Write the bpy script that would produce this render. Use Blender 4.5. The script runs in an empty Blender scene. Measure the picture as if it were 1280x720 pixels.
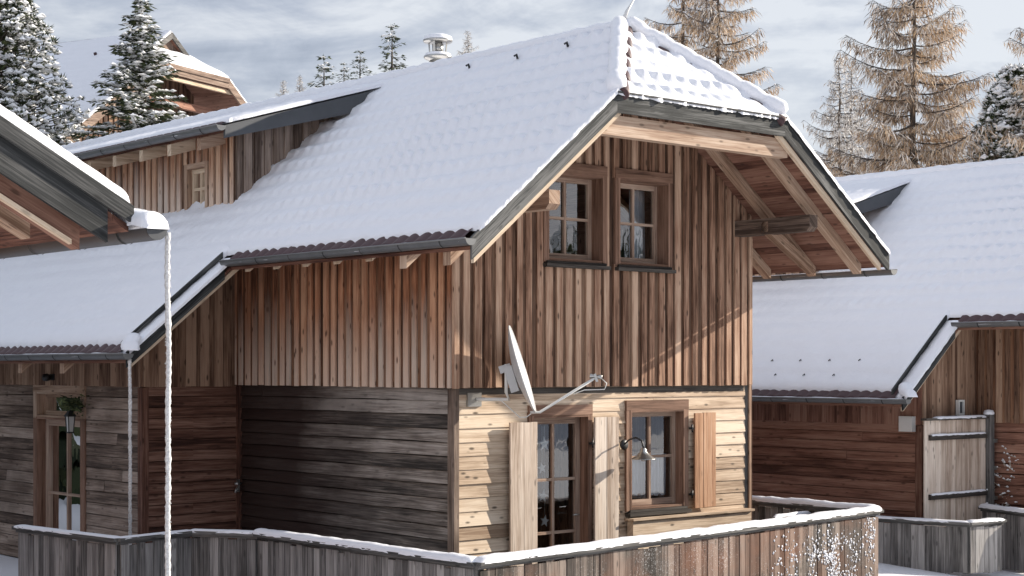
import bpy, math, random
from mathutils import Vector as V, Matrix, noise as NZ
random.seed(7)
scn = bpy.context.scene
COL = scn.collection
R = math.radians
UA = R(41)                                   # the chalets' long walls are turned 41 degrees from the view axis
UX, VX = V((math.cos(UA), math.sin(UA), 0)), V((-math.sin(UA), math.cos(UA), 0))
C0 = V((-.703, 19.8, 0))
Z = V((0, 0, 1))
def W(t, v, z=0): return C0 + UX*t + VX*v + Z*z
def nz(x, y, z=0): return NZ.noise(V((x, y, z)))
def rr(a, b): return random.uniform(a, b)

# ---------------------------------------------------------------- mesh builder
class MB:
    def __init__(s): s.v=[]; s.f=[]; s.uv=[]; s.r=[]; s.sm=[]; s.mi=[]
    def face(s, pts, L=None, off=(0,0), r=.5, smooth=False, m=0):
        b=len(s.v); s.v.extend([tuple(p) for p in pts]); s.f.append(tuple(range(b,b+len(pts))))
        if L is None: s.uv.extend([(p[0]+off[0], p[1]+p[2]+off[1]) for p in pts])
        else:
            n=(V(pts[1])-V(pts[0])).cross(V(pts[2])-V(pts[0]))
            n = n.normalized() if n.length>1e-12 else V((0,0,1))
            c=n.cross(L)
            if c.length<.5:
                c=n.orthogonal().normalized(); d=n.cross(c)
                s.uv.extend([(d.dot(V(p))*.3+off[0], c.dot(V(p))+off[1]) for p in pts])
            else: s.uv.extend([(L.dot(V(p))+off[0], c.dot(V(p))+off[1]) for p in pts])
        s.r.append(r); s.sm.append(smooth); s.mi.append(m)
    def hexa(s, p, L, r=None, m=0):
        """eight corners: bottom four then top four"""
        r=random.random() if r is None else r
        off=(rr(0,40),rr(0,40)); L=L.normalized()
        for q in ((3,2,1,0),(4,5,6,7),(0,1,5,4),(1,2,6,5),(2,3,7,6),(3,0,4,7)): s.face([p[i] for i in q],L,off,r,False,m)
    def box(s, o, a, b, c, L=None, r=None, m=0):
        o,a,b,c=V(o),V(a),V(b),V(c)
        if a.cross(b).dot(c)<0: a,b=b,a
        if L is None: L=max((a,b,c),key=lambda q:q.length)
        s.hexa([o,o+a,o+a+b,o+b,o+c,o+a+c,o+a+b+c,o+b+c],L,r,m)
    def beam(s, p0, p1, w, h, up=(0,0,1), r=None, m=0):
        p0,p1=V(p0),V(p1); d=(p1-p0); dn=d.normalized(); sx=dn.cross(V(up)).normalized(); u=sx.cross(dn)
        s.box(p0-sx*w/2-u*h/2, d, sx*w, u*h, dn, r, m)
    def prism(s, pts, th, L, r=None, m=0):
        r=random.random() if r is None else r
        off=(rr(0,40),rr(0,40)); pts=[V(p) for p in pts]; th=V(th); n=len(pts)
        nn=(pts[1]-pts[0]).cross(pts[2]-pts[0])
        if nn.dot(th)<0: pts=pts[::-1]
        s.face(pts[::-1],L,off,r,False,m); q=[p+th for p in pts]; s.face(q,L,off,r,False,m)
        for i in range(n):
            j=(i+1)%n; s.face([pts[i],pts[j],q[j],q[i]],L,off,r,False,m)
    def tube(s, pts, rad, n=8, cap=True, r=.5, m=0, smooth=True, sq=1.0):
        pts=[V(p) for p in pts]; rings=[]
        rad=rad if hasattr(rad,'__len__') else [rad]*len(pts)
        b0=len(s.v); off=(rr(0,40),rr(0,40)); ln=0; lens=[]
        ref=None
        for i,p in enumerate(pts):
            d=(pts[min(i+1,len(pts)-1)]-pts[max(i-1,0)]).normalized()
            if ref is None: ref=d.orthogonal().normalized()
            a=(ref-d*ref.dot(d)).normalized(); ref=a; b=d.cross(a)
            if i: ln+=(p-pts[i-1]).length
            lens.append(ln)
            for k in range(n):
                t=2*math.pi*k/n; q=a*math.cos(t)*rad[i]+b*math.sin(t)*rad[i]
                s.v.append(tuple(p+q))
        for i in range(len(pts)-1):
            for k in range(n):
                k2=(k+1)%n
                s.f.append((b0+i*n+k,b0+i*n+k2,b0+(i+1)*n+k2,b0+(i+1)*n+k)); c=rad[i]*6.28/n
                s.uv.extend([(lens[i]+off[0],k*c+off[1]),(lens[i]+off[0],(k+1)*c+off[1]),(lens[i+1]+off[0],(k+1)*c+off[1]),(lens[i+1]+off[0],k*c+off[1])])
                s.r.append(r); s.sm.append(smooth); s.mi.append(m)
        if cap:
            for base,rev in ((b0,True),(b0+(len(pts)-1)*n,False)):
                idx=[base+k for k in range(n)]
                if rev: idx=idx[::-1]
                s.f.append(tuple(idx)); s.uv.extend([(s.v[i][0],s.v[i][2]) for i in idx]); s.r.append(r); s.sm.append(False); s.mi.append(m)
    def lathe(s, c, prof, n=20, axis=(0,0,1), r=.5, m=0, smooth=True):
        c=V(c); ax=V(axis).normalized(); a=ax.orthogonal().normalized(); b=ax.cross(a)
        s.sheet([[c+ax*h+(a*math.cos(2*math.pi*k/n)+b*math.sin(2*math.pi*k/n))*rad for k in range(n+1)] for rad,h in prof], r, m, smooth)
    def sheet(s, rows, r=.5, m=0, smooth=True):
        b=len(s.v); nr=len(rows); nc=len(rows[0])
        for row in rows: s.v.extend([tuple(p) for p in row])
        for i in range(nr-1):
            for j in range(nc-1):
                q=(b+i*nc+j,b+i*nc+j+1,b+(i+1)*nc+j+1,b+(i+1)*nc+j); s.f.append(q)
                s.uv.extend([(s.v[k][0],s.v[k][1]) for k in q]); s.r.append(r); s.sm.append(smooth); s.mi.append(m)
    def build(s, name, mat, parent=None, origin=None):
        me=bpy.data.meshes.new(name)
        vv=s.v
        if origin is not None: o=origin; vv=[(p[0]-o[0],p[1]-o[1],p[2]-o[2]) for p in vv]
        me.from_pydata(vv,[],s.f)
        uvl=me.uv_layers.new(name='UVMap'); uvl.data.foreach_set('uv',[c for p in s.uv for c in p])
        at=me.attributes.new('rnd','FLOAT','FACE'); at.data.foreach_set('value',s.r)
        me.polygons.foreach_set('use_smooth',s.sm); me.polygons.foreach_set('material_index',s.mi)
        for mm in (mat if isinstance(mat,(list,tuple)) else [mat]): me.materials.append(mm)
        me.update(); o=bpy.data.objects.new(name,me); COL.objects.link(o)
        if parent is not None: o.parent=parent
        return o

def tag(o, label, cat, group=None):
    o['label']=label; o['category']=cat
    if group: o['group']=group
    return o
def thing(name, label, cat, loc, rz=UA, group=None):
    o=bpy.data.objects.new(name,None); COL.objects.link(o); o.location=loc; o.rotation_euler=(0,0,rz); o.empty_display_size=.3
    return tag(o,label,cat,group)
def house_thing(name, label, cat, base, group=None):
    """an Empty standing at base, given in the middle chalet's own (along, back, up) metres"""
    return thing(name,label,cat,W(*base),UA,group)
def solo(mb, name, mat, label, cat, base, group=None):
    o=mb.build(name,mat,None,base); o.location=W(*base); o.rotation_euler=(0,0,UA)
    return tag(o,label,cat,group)

# ---------------------------------------------------------------- materials
def new_mat(name):
    m=bpy.data.materials.new(name); m.use_nodes=True; nt=m.node_tree
    return m,nt,nt.nodes['Principled BSDF']
def nd(nt,typ,**kw):
    n=nt.nodes.new(typ)
    for k,v in kw.items(): setattr(n,k,v)
    return n
def ramp(nt,fac,stops):
    n=nd(nt,'ShaderNodeValToRGB'); e=n.color_ramp.elements
    while len(e)<len(stops): e.new(.5)
    for x,(p,c) in zip(e,stops): x.position=p; x.color=(*c,1)
    nt.links.new(fac,n.inputs[0]); return n.outputs[0]
def math_(nt,op,a,b=None,c=None,clamp=False):
    n=nd(nt,'ShaderNodeMath',operation=op,use_clamp=clamp)
    for i,x in enumerate((a,b,c)):
        if x is None: continue
        if isinstance(x,(int,float)): n.inputs[i].default_value=x
        else: nt.links.new(x,n.inputs[i])
    return n.outputs[0]
def mixc(nt,fac,a,b,mode='MIX'):
    n=nd(nt,'ShaderNodeMix',data_type='RGBA',blend_type=mode)
    for i,x in ((0,fac),(6,a),(7,b)):
        if isinstance(x,(int,float)): n.inputs[i].default_value=x
        elif isinstance(x,tuple): n.inputs[i].default_value=(*x,1)
        else: nt.links.new(x,n.inputs[i])
    return n.outputs[2]
def noise(nt,vec,scale=1,detail=4,rough=.55,dist=0):
    n=nd(nt,'ShaderNodeTexNoise'); n.inputs['Scale'].default_value=scale; n.inputs['Detail'].default_value=detail
    n.inputs['Roughness'].default_value=rough; n.inputs['Distortion'].default_value=dist
    nt.links.new(vec,n.inputs['Vector']); return n.outputs['Fac']
def mapping(nt,vec,scale):
    n=nd(nt,'ShaderNodeMapping'); n.inputs['Scale'].default_value=scale; nt.links.new(vec,n.inputs['Vector']); return n.outputs[0]

def wood(name, dark, mid, light, board=.5, knots=.6, streak=1.0, bleach=None, stain=None, frost=0, rough=.8, corner_dark=None):
    """weathered softwood; bleach=(z0,z1,colour) pale weathered ends, stain=(colour,amount) large patches"""
    m,nt,b=new_mat(name)
    uv=nd(nt,'ShaderNodeTexCoord'); U=uv.outputs['UV']; O=uv.outputs['Object']
    at=nd(nt,'ShaderNodeAttribute',attribute_name='rnd'); rnd=at.outputs['Fac']
    g1=noise(nt,mapping(nt,U,(.55,13,1)),1,5,.62,.5)
    g2=noise(nt,mapping(nt,U,(2.2,75,1)),1,3,.6,.2)
    big=noise(nt,mapping(nt,U,(1.1,3.5,1)),1,3,.6)
    x=math_(nt,'MULTIPLY_ADD',math_(nt,'SUBTRACT',g1,.5),1.5*streak,.5)
    x=math_(nt,'MULTIPLY_ADD',math_(nt,'SUBTRACT',g2,.5),1.1*streak,x)
    x=math_(nt,'MULTIPLY_ADD',math_(nt,'SUBTRACT',big,.5),.8,x)
    x=math_(nt,'MULTIPLY_ADD',math_(nt,'SUBTRACT',rnd,.5),board,x,True)
    col=ramp(nt,x,[(.08,dark),(.48,mid),(.88,light)])
    if stain:
        sn=noise(nt,mapping(nt,O,(.9,.9,1.3)),1,4,.6)
        col=mixc(nt,math_(nt,'MULTIPLY',math_(nt,'SUBTRACT',sn,.42),stain[1]*3.5,None,True),col,stain[0])
    if corner_dark:      # darker towards the inner corner, with a ragged edge
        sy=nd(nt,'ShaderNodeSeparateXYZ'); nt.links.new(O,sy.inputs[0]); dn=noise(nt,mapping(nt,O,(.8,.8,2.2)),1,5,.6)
        dd=math_(nt,'MULTIPLY_ADD',math_(nt,'SUBTRACT',dn,.5),corner_dark[2],sy.outputs[1])
        df=nd(nt,'ShaderNodeMapRange'); df.inputs[1].default_value=corner_dark[0]; df.inputs[2].default_value=corner_dark[1]; df.inputs[3].default_value=0; df.inputs[4].default_value=.93
        nt.links.new(dd,df.inputs[0]); col=mixc(nt,df.outputs[0],col,corner_dark[3])
    if bleach:
        sx=nd(nt,'ShaderNodeSeparateXYZ'); nt.links.new(O,sx.inputs[0])
        jit=math_(nt,'MULTIPLY_ADD',math_(nt,'SUBTRACT',rnd,.5),.5,sx.outputs[2])
        jit=math_(nt,'MULTIPLY_ADD',math_(nt,'SUBTRACT',g1,.5),.9,jit)
        f=nd(nt,'ShaderNodeMapRange'); f.inputs[1].default_value=bleach[0]; f.inputs[2].default_value=bleach[1]; f.inputs[3].default_value=.75; f.inputs[4].default_value=0
        nt.links.new(jit,f.inputs[0])
        pale=mixc(nt,.82,col,bleach[2]); col=mixc(nt,f.outputs[0],col,pale)
    # knots
    vo=nd(nt,'ShaderNodeTexVoronoi'); vo.inputs['Scale'].default_value=1; vo.inputs['Randomness'].default_value=1
    nt.links.new(mapping(nt,U,(3.6,9.5,1)),vo.inputs['Vector'])
    k=nd(nt,'ShaderNodeMapRange'); k.inputs[1].default_value=.09; k.inputs[2].default_value=.20; k.inputs[3].default_value=knots; k.inputs[4].default_value=0
    nt.links.new(vo.outputs['Distance'],k.inputs[0])
    col=mixc(nt,k.outputs[0],col,tuple(c*.16 for c in mid))
    # cracks along the grain
    cr=noise(nt,mapping(nt,U,(1.3,55,1)),1,2,.5,.3)
    cf=nd(nt,'ShaderNodeMapRange'); cf.inputs[1].default_value=.66; cf.inputs[2].default_value=.74; cf.inputs[3].default_value=0; cf.inputs[4].default_value=.6
    nt.links.new(cr,cf.inputs[0]); col=mixc(nt,cf.outputs[0],col,tuple(c*.3 for c in mid))
    if frost:
        fn=noise(nt,O,60,2,.6); fb=noise(nt,mapping(nt,O,(1.2,1.2,1.2)),1,2)
        ff=math_(nt,'MULTIPLY',math_(nt,'SUBTRACT',math_(nt,'MULTIPLY_ADD',fb,.5,fn),.88),14*frost,None,True)
        col=mixc(nt,ff,col,(.8,.82,.85))
    nt.links.new(col,b.inputs['Base Color']); b.inputs['Roughness'].default_value=rough
    b.inputs['Specular IOR Level'].default_value=.25
    bp=nd(nt,'ShaderNodeBump'); bp.inputs['Strength'].default_value=.5; bp.inputs['Distance'].default_value=.006
    nt.links.new(math_(nt,'ADD',g2,math_(nt,'MULTIPLY',g1,1.5)),bp.inputs['Height']); nt.links.new(bp.outputs[0],b.inputs['Normal'])
    return m

def snow_mat(name, fine=38, strength=.35, col=(.80,.815,.87)):
    m,nt,b=new_mat(name); tc=nd(nt,'ShaderNodeTexCoord'); O=tc.outputs['Object']
    n1=noise(nt,O,fine,3,.7); n2=noise(nt,O,5,3,.6)
    c=mixc(nt,n2,tuple(x*.95 for x in col),col); nt.links.new(c,b.inputs['Base Color'])
    b.inputs['Roughness'].default_value=.55; b.inputs['Specular IOR Level'].default_value=.3
    bp=nd(nt,'ShaderNodeBump'); bp.inputs['Strength'].default_value=strength; bp.inputs['Distance'].default_value=.02
    nt.links.new(math_(nt,'ADD',n1,math_(nt,'MULTIPLY',n2,2)),bp.inputs['Height']); nt.links.new(bp.outputs[0],b.inputs['Normal'])
    return m
def plain(name, col, rough=.5, metal=0, var=.3, scale=6):
    m,nt,b=new_mat(name); tc=nd(nt,'ShaderNodeTexCoord')
    n=noise(nt,tc.outputs['Object'],scale,4,.6)
    c=mixc(nt,n,tuple(x*(1-var) for x in col),tuple(min(1,x*(1+var)) for x in col)); nt.links.new(c,b.inputs['Base Color'])
    b.inputs['Roughness'].default_value=rough; b.inputs['Metallic'].default_value=metal
    return m
def leafy(name, stops, rough=.7, trans=0):
    m,nt,b=new_mat(name); at=nd(nt,'ShaderNodeAttribute',attribute_name='rnd')
    nt.links.new(ramp(nt,at.outputs['Fac'],stops),b.inputs['Base Color']); b.inputs['Roughness'].default_value=rough
    b.inputs['Specular IOR Level'].default_value=.2
    return m
def glass_mat(name, tint=(.9,.93,.95), refl=1.0):
    m=bpy.data.materials.new(name); m.use_nodes=True; nt=m.node_tree; nt.nodes.clear()
    out=nd(nt,'ShaderNodeOutputMaterial'); mx=nd(nt,'ShaderNodeMixShader'); tr=nd(nt,'ShaderNodeBsdfTransparent'); gl=nd(nt,'ShaderNodeBsdfGlossy')
    tr.inputs[0].default_value=(*tint,1); gl.inputs['Roughness'].default_value=.01
    tc=nd(nt,'ShaderNodeTexCoord'); n=noise(nt,tc.outputs['Object'],2.2,2,.5)
    bp=nd(nt,'ShaderNodeBump'); bp.inputs['Strength'].default_value=.12; bp.inputs['Distance'].default_value=.02
    nt.links.new(n,bp.inputs['Height']); nt.links.new(bp.outputs[0],gl.inputs['Normal'])
    fr=nd(nt,'ShaderNodeFresnel'); fr.inputs[0].default_value=1.5
    f=math_(nt,'MULTIPLY_ADD',fr.outputs[0],1.7*refl,.11*refl,True)
    nt.links.new(f,mx.inputs[0]); nt.links.new(tr.outputs[0],mx.inputs[1]); nt.links.new(gl.outputs[0],mx.inputs[2]); nt.links.new(mx.outputs[0],out.inputs[0])
    return m

M={}
M['snow']=snow_mat('snow'); M['clump']=snow_mat('snow_clump',25,.2,(.89,.90,.92))
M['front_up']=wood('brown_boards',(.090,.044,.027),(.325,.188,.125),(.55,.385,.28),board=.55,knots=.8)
M['front_rec']=wood('brown_backing_boards_shaded',(.040,.021,.014),(.13,.074,.049),(.26,.165,.11),board=.5)  # backing tone: darker wood plus the recess shade put into the colour
M['side_up']=wood('red_brown_boards',(.10,.040,.021),(.40,.178,.095),(.60,.345,.215),board=.65,knots=.85,bleach=(2.75,3.75,(.78,.66,.55)),stain=((.11,.058,.040),.3))
M['side_rec']=wood('red_brown_backing_boards_shaded',(.045,.021,.013),(.15,.072,.042),(.27,.15,.09),board=.5)  # likewise darker wood with the shade of the recesses painted in
M['front_low']=wood('pale_siding',(.27,.185,.125),(.54,.415,.305),(.73,.61,.48),board=.6,streak=.95,knots=.9)
M['side_low']=wood('blackened_siding',(.035,.030,.027),(.185,.155,.135),(.44,.39,.35),board=.6,knots=.35,stain=((.06,.05,.045),.5),corner_dark=(1.5,3.3,1.8,(.026,.012,.009)))
M['wing_low']=wood('brown_siding',(.042,.018,.013),(.150,.072,.050),(.30,.175,.13),board=.6)
M['wing_up']=wood('wing_boards',(.08,.042,.027),(.235,.142,.095),(.40,.27,.19),board=.6,knots=.8)
M['grey_low']=wood('grey_siding',(.065,.046,.037),(.23,.170,.135),(.42,.335,.28),board=.6,stain=((.055,.035,.027),.55))
M['fascia']=wood('charcoal_board',(.012,.013,.014),(.040,.043,.044),(.15,.15,.148),board=.3,knots=.4,streak=1.15)
M['barge_dark']=wood('charcoal_barge',(.012,.013,.014),(.034,.036,.037),(.12,.12,.12),board=.25,knots=.5,streak=.8)
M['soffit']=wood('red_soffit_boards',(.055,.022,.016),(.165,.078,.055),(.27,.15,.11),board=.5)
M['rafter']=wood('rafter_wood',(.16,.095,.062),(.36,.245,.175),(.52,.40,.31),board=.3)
M['trim']=wood('pale_batten',(.36,.26,.18),(.58,.46,.34),(.70,.58,.45),board=.3,knots=.4)
M['frame']=wood('brown_frame',(.08,.042,.028),(.205,.118,.082),(.32,.20,.145),board=.3,knots=.2)
M['side_up2']=wood('dormer_boards',(.09,.040,.023),(.36,.185,.11),(.58,.40,.28),board=.5,bleach=(5.3,6.0,(.72,.64,.56)))
M['cheek']=wood('cheek_boards',(.07,.048,.038),(.20,.15,.12),(.36,.29,.245),board=.6)
M['sash']=wood('pale_sash',(.16,.10,.075),(.36,.255,.195),(.50,.38,.30),board=.2,knots=.1)
M['hill_trim']=wood('hill_trim',(.07,.045,.035),(.20,.14,.11),(.33,.25,.20),board=.3)
M['dark_sill']=wood('dark_sill',(.015,.013,.012),(.045,.038,.034),(.10,.09,.08),board=.3,knots=0)
M['shutter']=wood('bleached_shutter',(.28,.205,.155),(.54,.44,.365),(.70,.61,.53),board=.5)
M['shutter_o']=wood('orange_shutter',(.26,.13,.07),(.46,.26,.155),(.58,.38,.26),board=.4,knots=.3)
M['fence_f']=wood('fence_boards_streaked',(.020,.016,.014),(.072,.058,.051),(.22,.18,.155),board=.85,stain=((.24,.095,.048),.45),frost=.14)
M['fence_g']=wood('fence_boards_grey',(.07,.066,.064),(.20,.19,.185),(.36,.345,.335),board=.6)
M['rail']=wood('grey_rail',(.03,.03,.03),(.09,.088,.086),(.19,.185,.18),board=.3)
M['hill_low']=wood('rust_siding',(.08,.035,.024),(.25,.122,.086),(.38,.22,.16),board=.55)
M['gutter']=plain('zinc_gutter',(.16,.165,.17),.42,.5,.25)
M['lead']=plain('grey_flashing',(.075,.08,.088),.5,.3,.3,3)
M['tile']=plain('dark_red_tile',(.052,.022,.026),.6,0,.4,9)
M['steel']=plain('bright_steel',(.42,.42,.41),.3,.9,.25)
M['white']=plain('white_paint',(.72,.72,.70),.4,0,.06)
M['dish']=plain('dish_paint',(.52,.53,.54),.4,0,.08)
M['black']=plain('black_iron',(.02,.02,.021),.45,.2,.2)
M['glass']=glass_mat('window_glass'); M['lampglass']=plain('lamp_glass',(.55,.56,.55),.15,0,.1)
M['cloth']=plain('white_curtain',(.74,.77,.82),.9,0,.1,12)
M['bark']=plain('dark_bark',(.055,.045,.038),.9,0,.45,9)
M['barkl']=plain('larch_bark',(.085,.07,.06),.9,0,.45,9)
M['spruce']=leafy('spruce_needles',[(0,(.016,.024,.012)),(.5,(.045,.062,.028)),(1,(.10,.112,.048))])
M['larch']=leafy('larch_twigs',[(0,(.13,.096,.074)),(.35,(.36,.27,.195)),(.62,(.62,.425,.245)),(.80,(.74,.60,.45)),(1,(.87,.84,.81))])
M['frosted']=leafy('frosted_twigs',[(0,(.20,.165,.14)),(.4,(.42,.35,.28)),(1,(.78,.77,.76))])
M['ice']=plain('frosted_chain',(.62,.64,.66),.45,0,.75,55)
M['stone']=plain('concrete',(.3,.3,.3),.8)
# ---------------------------------------------------------------- carpentry
def vclad(mb,O,A,N,a0,a1,zlo,ztop,opens=(),period=.17,wp=.10,proud=.026,base=.03,jit=.012,mb2=None):
    """upright boards: a backing layer and, nailed over its joints, proud cover boards"""
    O,A,N=V(O),V(A),V(N); mb2=mb2 or mb
    n=max(1,round((a1-a0)/period)); p=(a1-a0)/n
    def seg(x0,x1,shrink):
        iv=[(zlo,None)]
        for (b0,b1,c0,c1) in opens:
            if x1>b0+shrink and x0<b1-shrink:
                out=[]
                for lo,hi in iv:
                    if hi is None or hi>c1: out.append((c1,hi))
                    if c0>lo: out.append((lo,c0))
                iv=[q for q in out]
        return iv
    def put(m_,x0,x1,o0,o1,shrink,dz=0):
        r=random.random()
        for lo,hi in seg(x0,x1,shrink):
            h0=ztop(x0) if hi is None else hi; h1=ztop(x1) if hi is None else hi
            l=lo+dz if lo==zlo else lo
            if max(h0,h1)-l<.03: continue
            h0=max(h0,l+.005); h1=max(h1,l+.005)
            m_.prism([O+A*x0+Z*l+N*o0,O+A*x1+Z*l+N*o0,O+A*x1+Z*h1+N*o0,O+A*x0+Z*h0+N*o0],N*(o1-o0),Z,r)
    for i in range(n):
        x=a0+i*p
        # backing boards are cut exactly at the openings
        cuts=sorted({x,x+p}|{q for b in opens for q in b[:2] if x<q<x+p})
        for c0,c1 in zip(cuts,cuts[1:]): put(mb2,c0,c1-.003,0,base+rr(-.003,.003),.001)
    for i in range(n+1):
        x=a0+i*p+rr(-jit,jit); w=wp*rr(.88,1.14)
        x0=max(a0,x-w/2); x1=min(a1,x+w/2)
        if x1-x0<.03: continue
        put(mb,x0,x1,base,base+proud+rr(-.005,.005),.004,rr(-.006,.006))
def hsid(mb,O,A,N,a0,a1,z0,z1,row=.165,opens=(),lip=.030,thin=.012,joints=.35,wave=.004,gap=0.):
    """overlapping level boards, each thicker at its lower edge"""
    O,A,N=V(O),V(A),V(N); n=max(1,round((z1-z0)/row)); h=(z1-z0)/n
    for i in range(n):
        l,t=z0+i*h,z0+(i+1)*h+(.006 if not gap else -gap)
        segs=[(a0,a1)]
        for b0,b1,c0,c1 in opens:
            if t>c0+.02 and l<c1-.02:
                out=[]
                for s0,s1 in segs:
                    if b0>s0: out.append((s0,min(s1,b0)))
                    if b1<s1: out.append((max(s0,b1),s1))
                segs=[q for q in out if q[1]-q[0]>.02]
        fin=[]
        for s0,s1 in segs:
            if s1-s0>1.6 and random.random()<joints:
                c=rr(s0+.5,s1-.5); fin+= [(s0,c-.002),(c+.002,s1)]
            else: fin.append((s0,s1))
        for s0,s1 in fin:
            k=max(1,int((s1-s0)/.7)); lp=lip+rr(-.006,.008); r=random.random()
            xs=[s0+(s1-s0)*j/k for j in range(k+1)]
            dz=[rr(-wave,wave) for _ in xs]
            off=(rr(0,40),rr(0,40))
            for j in range(k):
                P=lambda x,zz,o: O+A*x+Z*zz+N*o
                q=[P(xs[j],l+dz[j],0),P(xs[j+1],l+dz[j+1],0),P(xs[j+1],l+dz[j+1],lp),P(xs[j],l+dz[j],lp),
                   P(xs[j],t,0),P(xs[j+1],t,0),P(xs[j+1],t,thin),P(xs[j],t,thin)]
                for f in ((0,1,2,3),(3,2,6,7),(4,5,6,7)): mb.face([q[e] for e in f],A,off,r)
                if gap: mb.face([P(xs[j],l-.02,-.012),P(xs[j+1],l-.02,-.012),P(xs[j+1],t+.02,-.012),P(xs[j],t+.02,-.012)],A,off,0.); mb.face([q[e] for e in (7,6,5,4)],A,off,r)
                if j==0: mb.face([q[e] for e in (0,3,7,4)],A,off,r)
                if j==k-1: mb.face([q[e] for e in (1,2,6,5)],A,off,r)
def window(parent,name,O,A,N,a0,a1,z0,z1,recess=.12,fw=.065,rows=(.5,),cols=(.5,),casing=.09,proud=.05,mats=None,sill=True,top=True,label=None):
    """jamb boards round an opening, a sash with bars set back in it, the panes and a sill"""
    mc,mf,ms=mats or (M['frame'],M['sash'],M['dark_sill'])
    O,A,N=V(O),V(A),V(N); P=lambda a,z,o: O+A*a+Z*z+N*o
    c=MB(); t=.03
    c.box(P(a0,z0,-recess-.06),A*t,Z*(z1-z0),N*(recess+.06+proud)); c.box(P(a1-t,z0,-recess-.06),A*t,Z*(z1-z0),N*(recess+.06+proud))
    c.box(P(a0+t,z1-t,-recess-.06),A*(a1-a0-2*t),Z*t,N*(recess+.06+proud)); c.box(P(a0+t,z0,-recess-.06),A*(a1-a0-2*t),Z*t,N*(recess+.06+proud-.01))
    if casing:
        c.box(P(a0-casing,z0-.02,.018),A*casing,Z*(z1-z0+.02),N*(proud-.022)); c.box(P(a1,z0-.02,.018),A*casing,Z*(z1-z0+.02),N*(proud-.022))
        if top: c.box(P(a0-casing,z1,.015),A*(a1-a0+2*casing),Z*.13,N*(proud-.015))
    w=c.build(name,mc,parent)
    if label: w['label']=label
    b0,b1,y0,y1=a0+t+.002,a1-t-.002,z0+t+.002,z1-t-.002; f=MB(); d=.055; o=-recess-.05
    f.box(P(b0,y0,o),A*fw,Z*(y1-y0),N*d); f.box(P(b1-fw,y0,o),A*fw,Z*(y1-y0),N*d)
    f.box(P(b0+fw,y1-fw,o),A*(b1-b0-2*fw),Z*fw,N*d); f.box(P(b0+fw,y0,o),A*(b1-b0-2*fw),Z*fw*1.25,N*d)
    for q in cols:
        x=b0+fw+(b1-b0-2*fw)*q; f.box(P(x-.02,y0+fw*1.25,o+.004),A*.04,Z*(y1-y0-2.25*fw),N*(d-.008))
    for q in rows:
        y=y0+fw+(y1-y0-2*fw)*q; f.box(P(b0+fw,y-.018,o+.007),A*(b1-b0-2*fw),Z*.036,N*(d-.014))
    fr=f.build('window_frame',mf,w)
    g=MB(); g.face([P(b0+fw,y0+fw,o+.02),P(b1-fw,y0+fw,o+.02),P(b1-fw,y1-fw,o+.02),P(b0+fw,y1-fw,o+.02)]); g.build('window_pane',M['glass'],w)
    if sill:
        s=MB(); s.box(P(a0-.06,z0-.085,-recess+.01),A*(a1-a0+.12),Z*.045,N*(recess+proud+.05)); s.box(P(a0-.02,z0-.035,-recess+.012),A*(a1-a0+.04),Z*.03,N*(recess+proud+.01)); s.build('window_sill',ms,w)
    return w
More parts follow.
